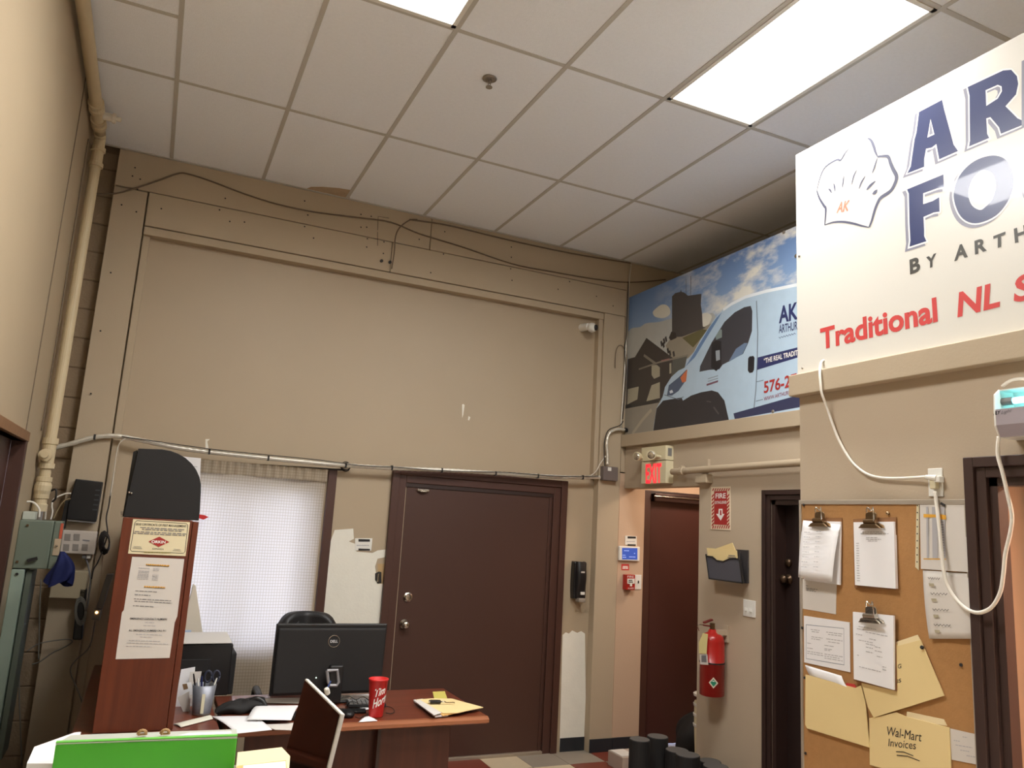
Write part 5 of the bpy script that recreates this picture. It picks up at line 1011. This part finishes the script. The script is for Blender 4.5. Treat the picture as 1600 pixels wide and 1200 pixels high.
def clip(par, u, v, o, tilt=0, m=M_BRASS):
    c = k_(u, v, o); ex_, ez = Vector((0, math.cos(tilt), math.sin(tilt))) * 1.12, Vector((0, -math.sin(tilt), math.cos(tilt))) * 1.12
    pts = [(-.055, -.012), (.055, -.012), (.05, .0), (.026, .008), (.024, .040), (.016, .046), (-.016, .046), (-.024, .040), (-.026, .008), (-.05, .0)]
    MB().prism([c + ex_ * a + ez * b for a, b in pts], (-.006, 0, 0)).build('clip_plate', m, par, bevel=.002)
    MB().cyl(c + ex_ * -.026 + ez * .012 - Vector((.012, 0, 0)), c + ex_ * .026 + ez * .012 - Vector((.012, 0, 0)), .010, n=10).build('clip_roll', m, par)
    MB().tube([c + ex_ * a + ez * b - Vector((d, 0, 0)) for a, b, d in ((-.022, .012, .02), (-.030, .045, .03), (-.02, .062, .02), (-.008, .05, .012), (.004, .062, .02), (.012, .045, .014))], .0028, 6, sm=4).build('clip_wire', M_CHROME, par)
    MB().prism([c + ex_ * a + ez * b - Vector((.012, 0, 0)) for a, b in ((-.05, -.013), (.05, -.013), (.03, .002), (-.03, .002))], (-.010, 0, 0)).build('clip_jaw', m, par, bevel=.003)
M_HB = mat('clipboard_brown', (140, 98, 62), .6, var=.1, scale=20)
def clipboard(label, pts, cu, cv, tilt=0, m=M_BRASS, o=.003):
    t = thing('clipboard', label, 'clipboard', k_(cu, cv), 'clipboards on the cork board')
    MB().prism([k_(u, v, o) for u, v in pts], (-.004, 0, 0)).build('board', M_HB, t); clip(t, cu, cv, o + .016, tilt, m); return t
def pad(label, pts, o0, o1, name='paper_stack', m=M_PAPER, th=.008):
    a = [k_(pts[0][0], pts[0][1], o0), k_(pts[1][0], pts[1][1], o0), k_(pts[2][0], pts[2][1], o1), k_(pts[3][0], pts[3][1], o1)]
    return tag(MB().prism(a, (th, 0, 0)).build(name, m), label, 'paper')
clipboard('left upper clipboard with curled printed sheets on the cork board', ((1257, 811), (1316, 809), (1315, 911), (1256, 905)), 1282, 818, -.02)
pad('white backing sheets on the left upper clipboard', ((1259, 814), (1313, 815), (1312, 914), (1256, 906)), .014, .016)
t = sheet(k_(1255, 813, .017), k_(1313, 820, .017), k_(1300, 909, .040), k_(1247.5, 902, .046), .006, 8, (-1, 0, 0)).build('printed_sheet', M_PAPER, smooth=True, solid=.0008); tag(t, 'front printed sheet curling off the left upper clipboard', 'paper')
lines(k_(1253, 893, .0487), k_(1298, 897, .043), k_(1259, 823, .023), [(.1 + .11 * i, .02, .25) for i in range(8)] + [(.12 + .11 * i, .45, .62) for i in range(8)], M_INKL, t, h=.015, lift=.011)
clipboard('right upper clipboard with a thick white pad on the cork board', ((1334, 811), (1401, 808), (1401, 922), (1336, 918)), 1363, 820, -.02)
t = pad('thick white pad on the right upper clipboard', ((1333.5, 816), (1396.5, 815), (1399.5, 920), (1336, 914)), .016, .022, th=.014)
lines(k_(1338, 912, .0235), k_(1397, 916, .0235), k_(1336, 826, .018), [(.05 + .045 * i, .02, .10) for i in range(16)] + [(.90, .15, .9), (.93, .2, .8), (.8, .3, .7), (.83, .3, .6), (.77, .35, .6)], M_INKL, t, h=.012)
clipboard('lower clipboard with a silver clip over the manila folders', ((1333, 962), (1399, 961), (1402, 1080), (1335, 1064)), 1363, 968, -.06, M_CHROME, .012)
t = pad('white form on the lower clipboard', ((1332.5, 956), (1396, 962), (1396, 1078), (1334, 1061)), .024, .028, th=.009)
lines(k_(1337, 1058, .0295), k_(1394, 1073, .0295), k_(1336, 972, .026), [(.93, .1, .6), (.88, .05, .25), (.85, .3, .9), (.78, .02, .2), (.74, .4, .6), (.68, .1, .5), (.64, .3, .55), (.62, .55, .7), (.58, .3, .5), (.55, .55, .75), (.5, .3, .5), (.46, .6, .75), (.4, .05, .1), (.3, .75, .85), (.25, .75, .85), (.2, .1, .7)], M_INKL, t, h=.012)
t = tag(MB().prism([k_(u, v, .002) for u, v in ((1254, 904), (1307, 913), (1306, 960), (1254, 951))], (.0015, 0, 0)).build('printed_notice', M_PAPER2), 'short white notice hanging below the left upper clipboard', 'paper')
lines(k_(1255, 950, .0025), k_(1306, 959, .0025), k_(1255, 905, .0025), [(.78, .08, .18), (.70, .08, .45), (.66, .1, .35), (.62, .1, .4)], M_INK, t, h=.02)
t = tag(MB().prism([k_(u, v, .004) for u, v in ((1256, 962), (1327.5, 972.5), (1328.5, 1050.5), (1256.5, 1035))], (.003, 0, 0)).build('framed_form', M_PAPER), 'white bordered form pinned at the left below the short notice', 'paper')
q = [k_(u, v, .0045) for u, v in ((1259.5, 976), (1318.5, 982), (1319, 1039), (1259.5, 1029))]; MB().ribbon(q + [q[0]], .002, (1, 0, 0)).build('border', mat('blue_grey_ink', (84, 96, 122), .8, var=0), t)
lines(k_(1260, 1028, .0046), k_(1318, 1038, .0046), k_(1260, 977, .0046), [(.88, .12, .38), (.82, .15, .35), (.86, .55, .98), (.8, .6, .95), (.66, .14, .45), (.60, .14, .4), (.66, .55, .98), (.58, .6, .9), (.45, .02, .15), (.46, .5, .75), (.36, .5, .7), (.3, .02, .2), (.32, .5, .65), (.2, .02, .45), (.2, .5, .98), (.14, .02, .48), (.14, .5, .9), (.08, .5, .98)], M_INKL, t, h=.02)
# manila folders
def folder(label, pts, o, tab=None, m=M_MANILA, th=.004):
    t = thing('manila_folder', label, 'folder', k_(*pts[0], o), 'manila folders on the cork board')
    MB().prism([k_(u, v, o) for u, v in pts], (th, 0, 0)).build('front_cover', m, t)
    if tab: MB().prism([k_(u, v, o - .003) for u, v in tab], (th, 0, 0)).build('back_tab', M_MANILA2, t)
    return t
t = folder('manila folder with a white sheet and red card sticking out at the left', ((1258.5, 1054), (1336, 1075), (1345, 1071), (1352, 1098), (1358, 1168), (1261, 1138), (1258, 1132)), .012)
tag(sheet(k_(1258, 1039, .007), k_(1315, 1056, .008), k_(1325, 1076, .010), k_(1266, 1056, .008), .004, 5, (-1, 0, 0)).build('curled_sheet', M_PAPER, smooth=True, solid=.0008), 'curled white sheet standing out of the left manila folder', 'paper')
tag(MB().prism([k_(u, v, .0085) for u, v in ((1322, 1067), (1335, 1069), (1340, 1078), (1322, 1075))], (.002, 0, 0)).build('red_card', M_REDINK), 'small red card showing in the left manila folder', 'card')
t = folder('tilted manila folder half hidden behind the lower clipboard', ((1346, 1068), (1401, 1006), (1400, 1010), (1438, 1000), (1475, 1087), (1365, 1121), (1356, 1105)), .0115, ((1400, 1003), (1433, 992), (1438, 1001), (1400, 1015)))
text('s', k_(1404, 1067, .0122), k_(1408, 1066, .0122), k_(1404, 1061, .0122), M_INKD, t); text('G', k_(1403, 1045, .0122), k_(1408, 1044, .0122), k_(1403, 1038, .0122), M_INKD, t); text('e', k_(1400.5, 1068, .0122), k_(1403.5, 1067, .0122), k_(1400.5, 1062, .0122), M_INKD, t)
MB().lathe([(.007, 0), (.007, .006), (.004, .010)], k_(1441.5, 1011.5, .012), (-1, 0, 0), 8).build('push_pin', M_INKD, t)
t = folder('manila folder with handwritten invoices note, lowest on the cork board', ((1358, 1122), (1372, 1120), (1400, 1113), (1416, 1120), (1483, 1137), (1486, 1205), (1486, 1230), (1359, 1195)), .008, ((1417, 1112), (1474, 1124), (1479, 1134), (1416, 1124)))
text('Wal-Mart', k_(1386, 1149, .009), k_(1440, 1159, .009), k_(1386, 1135, .009), M_INKD, t, 0, .15); text('Invoices', k_(1388, 1166, .009), k_(1431, 1171, .009), k_(1388, 1154, .009), M_INKD, t, 0, .1)
st_('underline', ((1400, 1174.5), (1412, 1175), (1427, 1181)), .003, M_INKD, par=t, pl=CK - .0085); st_('underline', ((1401, 1180), (1418, 1181.5), (1437, 1189)), .003, M_INKD, par=t, pl=CK - .0085)
t = tag(MB().prism([k_(u, v, .003) for u, v in ((1483, 1138), (1536, 1150), (1538, 1197), (1487, 1187))], (.002, 0, 0)).build('paper_note', M_PAPER2), 'white handwritten note beside the invoices folder', 'paper')
lines(k_(1487, 1186, .0036), k_(1535, 1195, .0036), k_(1485, 1141, .0036), [(.82, .4, .55), (.65, .1, .3), (.5, .15, .7), (.35, .3, .6), (.2, .5, .8)], M_INKL, t, h=.03)
# right column of papers
t = pad('pale form with orange rows hung at the upper right of the cork board', ((1437, 784), (1511, 785), (1518, 894.5), (1439, 889)), .004, .008, 'printed_form', M_PAPER2, .003)
for (a_, b_, c_, d_) in (((1443, 803), (1466, 804), (1466, 808.5), (1443, 808.5)), ((1466, 803), (1478, 805), (1478, 812), (1466, 811)), ((1443, 872.5), (1478, 873), (1478, 874.5), (1443, 874))): MB().add([k_(*q, .0085) for q in (a_, b_, c_, d_)], [(0, 1, 2, 3)]).build('orange_row', M_ORANGE, t)
for u, w in ((1447, 3), (1456, 8), (1469, 7)): MB().add([k_(*q, .0082) for q in ((u, 792), (u + w, 792), (u + w + 1.5, 872), (u + 1, 872))], [(0, 1, 2, 3)]).build('grey_column', M_INKL, t)
lines(k_(1471, 872, .0088), k_(1476, 872, .0088), k_(1469, 810, .0088), [(.05 + .065 * i, 0, 1) for i in range(14)], M_INK, t, h=.02)
MB().obox(k_(1473, 788, .010), (.002, 0, 0), (0, .008, .004), (0, -.002, .004)).build('push_pin', M_INKD, t)
t = tag(MB().prism([k_(u, v, .003) for u, v in ((1432, 785), (1436, 785), (1435.5, 891), (1430, 886))], (.002, 0, 0)).build('sheet_protector_edge', M_CREAM), 'punched edge of a plastic sleeve beside the pale form', 'sleeve')
for i in range(9): MB().lathe([(.0028, 0), (.0028, .0006)], k_(1433.5 - .2 * i / 3, 790 + 11 * i, .0035), (-1, 0, 0), 6).build('punch_hole', M_WIREB, t)
t = sheet(k_(1442, 891, .003), k_(1520, 896, .003), k_(1529, 998, .012), k_(1452, 998, .012), .004, 10, (-1, 0, 0), .002).build('handwritten_list', M_PAPER2, smooth=True, solid=.0008); tag(t, 'long creased handwritten list below the pale form', 'paper')
for i, (u, v, w) in enumerate(((1450, 903, 18), (1454, 927, 26), (1457, 952, 25), (1459, 976, 26))):
    c = [(u + w * j / 10, v + (1.8 if j % 2 else -1.2) + .12 * j) for j in range(11)]; MB().ribbon([k_(a_, b_, .0165) for a_, b_ in c], .0022, (1, 0, 0)).build('handwriting', M_INKD, t)
    MB().add([k_(*q, .0165) for q in ((u + 1, v + 8), (u + 9, v + 8.5), (u + 10, v + 13), (u + 2, v + 13))], [(0, 1, 2, 3)]).build('scribbled_patch', mat('scribble', (176, 166, 140), .8, var=.3, scale=200), t)
MB().lathe([(.006, 0), (.006, .004)], k_(1502, 1039, .002), (-1, 0, 0), 8).build('push_pin', M_INKD, cb); MB().lathe([(.007, 0), (.007, .006), (.004, .01)], k_(1388, 802, .002), (-1, 0, 0), 8).build('push_pin', M_BRASS, cb)

# ------------------------------------------------------------------ outlet, cords, fly lamp on the near wall
ot = thing('wall_outlet', 'white wall outlet plate above the cork board', 'outlet', px(1462, 752, 0, XS))
a, b = px(1449, 732, 0, XS - .006), px(1473.5, 776, 0, XS - .006); MB().box(XS - .006, XS, a.y, b.y, b.z, a.z).build('plate', M_WHITE, ot, bevel=.003)
pg1 = thing('sign_power_cord', 'white cord sagging from the big sign to the outlet', 'cord', px(1290, 565, 0, XS - .03))
w = [px(u, v, 0, XS - o) for u, v, o in ((1287, 563, .016), (1283, 567, .03), (1281, 580, .06), (1282, 600, .066), (1284, 615, .06), (1292, 636, .03), (1300, 660, .02), (1312, 690, .015), (1330, 720, .015), (1350, 738, .015), (1370, 745.5, .015), (1395, 747.5, .015), (1425, 746.5, .02), (1446, 745, .03))]
MB().tube(w, .0058, 8, sm=6).build('cord', M_WIREW, pg1, smooth=True)
q0 = px(1446, 745, 0, XS - .03); q1 = px(1464, 747, 0, XS - .025); MB().cyl(q0, q1, .008, .013, 10).obox(q1 + Vector((.008, -.002, -.004)), (.014, 0, 0), (0, .012, 0), (0, 0, .012)).build('plug', M_WHITE, pg1, bevel=.003)
pg2 = thing('looped_cord', 'white cord looping from the fly lamp down past the papers to the outlet', 'cord', px(1540, 800, 0, XS - .05))
w = [px(u, v, 0, XS - o) for u, v, o in ((1461, 768, .03), (1463, 785, .03), (1466, 810, .035), (1469, 840, .04), (1472, 870, .045), (1475, 895, .05), (1482, 918, .05), (1497, 940, .05), (1515, 954, .05), (1532, 957, .05), (1550, 948, .05), (1563, 925, .05), (1568, 895, .05), (1571, 865, .05), (1579, 830, .05), (1581, 805, .05), (1575, 775, .055), (1567, 740, .06), (1560, 715, .06), (1559, 700, .06), (1561, 682, .06))]
MB().tube(w, .0068, 8, sm=6).build('cord', M_WIREW, pg2, smooth=True)
q0 = px(1460, 757, 0, XS - .018); MB().obox(q0, (.012, 0, 0), (0, .013, 0), (0, 0, .018)).build('plug', M_CREAM, pg2, bevel=.004)
fz = thing('fly_lamp', 'white wall fly trap lamp glowing cyan at the right edge', 'fly trap', (XS, -4.1, 2.1))
FX = XS - .115; y0 = px(1552, 640, 0, FX).y; y1 = y0 - .5
zt, zmid, zb = px(1555, 607, 0, FX).z, px(1552, 640, 0, FX).z, px(1560, 683, 0, FX).z
prof = [(XS, zb), (FX + .02, zb), (FX, zb + .04), (FX, zmid), (FX + .004, zt - .02), (FX + .03, zt), (XS, zt)]
for y in (y0, y1 + .006): MB().prism([(x, y, z) for x, z in prof], (0, -.006, 0)).build('end_cap', M_WHITE, fz, bevel=.002)
MB().prism([(FX + .022, y0 - .006, zb + .002), (FX + .002, y0 - .006, zb + .042), (FX + .002, y0 - .006, zmid), (FX + .007, y0 - .006, zmid), (FX + .007, y0 - .006, zb + .044), (FX + .026, y0 - .006, zb + .006)], (0, y1 - y0 + .012, 0)).build('front_panel', mat('lilac_grey_metal', (176, 168, 176), .35, .3, var=.02), fz)
MB().box(FX + .03, XS - .001, y1, y0 - .006, zt - .004, zt).build('top_edge', M_WHITE, fz); MB().box(XS - .01, XS - .001, y1, y0 - .006, zb, zt - .004).build('back_plate', M_WHITE, fz); MB().box(FX + .025, XS - .01, y1, y0 - .006, zb, zb + .004).build('bottom_plate', M_WHITE, fz)
zl = (zt + zmid) / 2 - .005
MB().cyl((FX + .045, y1 + .02, zl), (FX + .045, y0 - .045, zl), .011, n=12).build('lamp_tube', mat('uv_tube', (220, 255, 255), .4, var=0, emit=(120, 240, 255), estr=9), fz)
MB().cyl((FX + .045, y0 - .045, zl), (FX + .045, y0 - .006, zl), .014, n=10).build('tube_socket', M_GREY, fz)
ff = lambda u, v: px(u, v, 0, FX + .0005); text('FLY', ff(1552, 649), ff(1563, 646.5), ff(1552.5, 643.5), M_INKD, fz, .04, .2); text('Light', ff(1564, 649), ff(1581, 645), ff(1564, 642), M_INK, fz, 0, .4)
cable('white cord arching behind the top of the fly lamp', [px(u, v, 0, XS - .03) for u, v in ((1566, 604), (1575, 597), (1585, 593), (1600, 592), (1620, 594))], .006, M_WIREW)

# ------------------------------------------------------------------ black tubes and things by the corridor
TB = ((984, 1015, 1155, 'black card tube nearest the corner post, the leftmost'), (1012, 1043, 1150.5, 'tallest black card tube standing behind the leftmost one'), (1041, 1075, 1172, 'black card tube in the middle of the row'), (1057, 1092, 1179, 'black card tube in front of the middle one'), (1094, 1125, 1189, 'short black card tube near the fire extinguisher'), (1100, 1136, 1197, 'shortest black card tube, the rightmost'))
for (u0, u1, v, lab), y in zip(TB, (-1.20, -1.08, -1.22, -1.40, -1.30, -1.46)):
    a, b = px(u0, v, 1, y), px(u1, v, 1, y); r = (b.x - a.x) / 2 * .88; c = Vector(((a.x + b.x) / 2, y, 0)); c.x = min(c.x, XM - r - .05); z = (a.z + b.z) / 2
    t = thing('card_tube', lab, 'tube', c, 'black tubes by the corridor opening')
    MB().lathe([(r, 0), (r, z - .003), (r - .003, z)], c, (0, 0, 1), 24).build('tube_wall', M_BLACKM, t); MB().lathe([(r - .004, z - .002), (r - .004, z + .002)], c, (0, 0, 1), 24).build('end_cap', mat('tube_cap', (84, 80, 76), .8), t)
t = thing('cardboard_carton', 'low pale carton on the floor behind the black tubes', 'box', (3.62, -.25, 0))
p = px(973, 1184, 1, -.5); MB().box(p.x - .0, p.x + .2, -.50, -.3, 0, p.z).build('carton', mat('pale_carton', (178, 160, 146), .8), t, bevel=.004)
MB().box(p.x + .005, p.x + .12, -.48, -.32, p.z, p.z + .006).build('lid_sheet', M_PAPER2, t)
t = thing('black_sack', 'black sack slumped on the floor in front of the corridor door', 'bag', (4.35, -.4, 0))
def sack(a, b):
    th_ = 2 * math.pi * a; ph = math.pi * b; r = 1 + .12 * math.sin(3 * th_ + ph * 2)
    return Vector((4.30 + .26 * r * math.sin(ph) * math.cos(th_), -.42 + .2 * r * math.sin(ph) * math.sin(th_), max(0.001, .18 + .2 * math.cos(ph) + .03 * math.sin(2 * th_) * math.sin(ph))))
MB().grid(sack, 26, 14).build('body', M_BLACKM, t, smooth=True)
t = thing('cup_stack', 'stack of white rimmed pails showing past the partition edge', 'pails', (4.03, -.78, 0))
p = px(1089, 1084, 1, -.8); c = Vector((p.x + .09, -.8, 0))
MB().lathe([(.075, 0), (.09, p.z - .2), (.09, p.z - .06)], c, (0, 0, 1), 20).build('pail', M_CREAM, t)
for k in range(4): MB().lathe([(.095, p.z - .07 * k - .02), (.098, p.z - .07 * k - .004), (.09, p.z - .07 * k)], c, (0, 0, 1), 20).build('rim', M_WHITE, t)

# ------------------------------------------------------------------ foreground: cabinet with binder, desk with screen
cbn = thing('filing_cabinet', 'low filing cabinet in the foreground that carries the green binder', 'cabinet', (.15, -4.25, 0))
MB().box(-.20, .44, -4.62, -3.98, .02, 1.195).build('body', M_GREY, cbn, bevel=.006)
for k in range(3): d = MB().box(-.18, .42, -4.64, -4.62, .05 + .38 * k, .41 + .38 * k).build('drawer', M_GREY, cbn, bevel=.004); MB().box(.15, .29, -4.655, -4.64, .22 + .38 * k, .24 + .38 * k).build('handle', M_CHROME, d)
pl2 = tag(MB().prism([(-.02, -4.22, 1.197), (.40, -4.22, 1.197), (.40, -3.99, 1.197), (0.0, -3.99, 1.197)], (0, 0, .06)).build('paper_pile', M_PAPER2), 'pile of papers under the green binder', 'paper')
bd = thing('green_binder', 'bright green ring binder lying on a pile of papers in the foreground', 'binder', (.21, -4.1, 1.26))
zt_ = 1.325; A = [px(u, v, 2, zt_) for u, v in ((87, 1162), (371, 1151))]; ax_ = (A[1] - A[0]).normalized(); dn = Vector((-ax_.y, ax_.x, 0)); L = (A[1] - A[0]).length
P0_ = A[0]; base = P0_ - Vector((0, 0, .064))
MB().prism([base, base + ax_ * L, base + ax_ * L + Vector((0, 0, .064)), base + Vector((0, 0, .064))], dn * .004).build('spine', M_GREEN, bd, bevel=.0015)
MB().prism([P0_, P0_ + ax_ * L, P0_ + ax_ * L + dn * .05, P0_ + ax_ * .015 + dn * .05], (0, 0, -.003)).build('top_cover', mat('clear_sleeve', (196, 200, 190), .3, var=.06, scale=20), bd)
MB().prism([P0_ + Vector((0, 0, .0004)), P0_ + ax_ * L + Vector((0, 0, .0004)), P0_ + ax_ * L + dn * .008 + Vector((0, 0, .0008)), P0_ + dn * .008 + Vector((0, 0, .0008))], (0, 0, .0018)).build('cover_edge', mat('light_green_vinyl', (110, 200, 80), .4), bd)
MB().prism([P0_ + ax_ * (L - .10) + dn * .014 + Vector((0, 0, .001)), P0_ + ax_ * (L - .01) + dn * .014 + Vector((0, 0, .001)), P0_ + ax_ * (L - .01) + dn * .03 + Vector((0, 0, .001)), P0_ + ax_ * (L - .08) + dn * .03 + Vector((0, 0, .001))], (0, 0, .0008)).build('insert_sheet', M_PAPER, bd)
MB().prism([base + dn * .004, base + ax_ * L + dn * .004, base + ax_ * L + dn * .052, base + dn * .052], (0, 0, .003)).build('bottom_cover', M_GREEN, bd)
MB().prism([base + dn * .006 + ax_ * .01 + Vector((0, 0, .003)), base + ax_ * (L - .01) + dn * .006 + Vector((0, 0, .003)), base + ax_ * (L - .01) + dn * .046 + Vector((0, 0, .003)), base + ax_ * .01 + dn * .046 + Vector((0, 0, .003))], (0, 0, .054)).build('page_block', M_PAPER, bd)
for u, v in ((258, 1147), (222, 1148)):
    p = px(u, v, 2, zt_ + .004); MB().tube([p + Vector((.006 * math.cos(a_) * (1 + .3 * k), .004 * k, .007 * math.sin(a_))) for k in (0, .5, 1) for a_ in [i * math.pi / 6 for i in range(7)]], .0018, 5).build('twine', mat('tan_twine', (176, 140, 96), .8), bd)
Zp = 1.285
def loose(name, label, pts, m, z, cat='paper', t=.003): return tag(MB().prism([px(u, v, 2, z) for u, v in pts], (0, 0, t)).build(name, m), label, cat)
loose('loose_sheet', 'white sheets fanned left of the green binder', ((40, 1205), (52, 1178), (115, 1155), (125, 1154), (100, 1205)), M_PAPER, 1.272, t=.012)
t = thing('manila_folder_pile', 'manila folder lying open right of the green binder', 'folder', (.42, -4.2, 1.26))
MB().prism([px(u, v, 2, 1.275) for u, v in ((371, 1178), (440, 1170), (453, 1184), (450, 1230), (365, 1240))], (0, 0, .003)).build('cover', M_MANILA2, t); MB().prism([px(u, v, 2, 1.281) for u, v in ((380, 1198), (446, 1191), (448, 1240), (375, 1240))], (0, 0, .002)).build('white_sheet', M_PAPER, t)
MB().prism([px(u, v, 2, 1.279) for u, v in ((370, 1198), (447, 1189), (450, 1240), (365, 1240))], (0, 0, .0015)).build('orange_edge', MATS['folder_orange'], t)
fdk = thing('side_desk', 'plain dark desk that carries the tilted glossy screen', 'desk', (.8, -3.3, 0))
MB().box(.64, 1.5, -3.9, -2.95, .70, .735).build('desktop', M_CHERRYD, fdk, bevel=.004)
for x, y in ((.66, -3.88), (1.44, -3.88), (.66, -3.01), (1.44, -3.01)): MB().box(x, x + .04, y, y + .04, 0, .70).build('leg', M_BLACK, fdk)
ts = thing('tilted_screen', 'thin white-edged glossy screen tilted back in the foreground', 'screen', (.75, -3.3, .735))
dN = 2.15; fwd = lambda u, v, d: CAMPOS + (FWD + RT * ((u - 800) / FPX) - UP * ((v - 600) / FPX)) * d
n0 = fwd(533, 1115, dN); zt2 = n0.z; f0 = px(477, 1060, 2, zt2); top = (f0 - n0)
tilt = Vector((.17, 0, .985)).normalized(); nrm_ = top.normalized().cross(tilt).normalized()
if nrm_.x > 0: nrm_ = -nrm_
hgt = (zt2 - .775) / tilt.z; tk_ = nrm_ * -.012
q = [n0, f0, f0 - tilt * hgt, n0 - tilt * hgt]
MB().prism(q, tk_).build('white_shell', M_WHITE, ts, bevel=.003)
ins = lambda a_, b_: n0 + top * a_ - tilt * hgt * b_ + nrm_ * .0008
MB().prism([ins(.015, .012), ins(.985, .012), ins(.985, .99), ins(.015, .99)], nrm_ * .0012).build('glossy_glass', M_GLASSB, ts)
c = n0 + top * .5 - tilt * hgt - nrm_ * .04; MB().cyl((c.x, c.y, .735), (c.x, c.y, .745), .12, n=24).cyl((c.x, c.y, .745), c + tilt * .1, .02, n=10).build('stand', M_WHITE, ts)
c = fwd(511, 1080, 2.28); MB().obox(c, (.006, 0, .003), (0, .012, 0), (-.003, 0, .009)).build('hinge_block', M_WHITE, ts, bevel=.004)
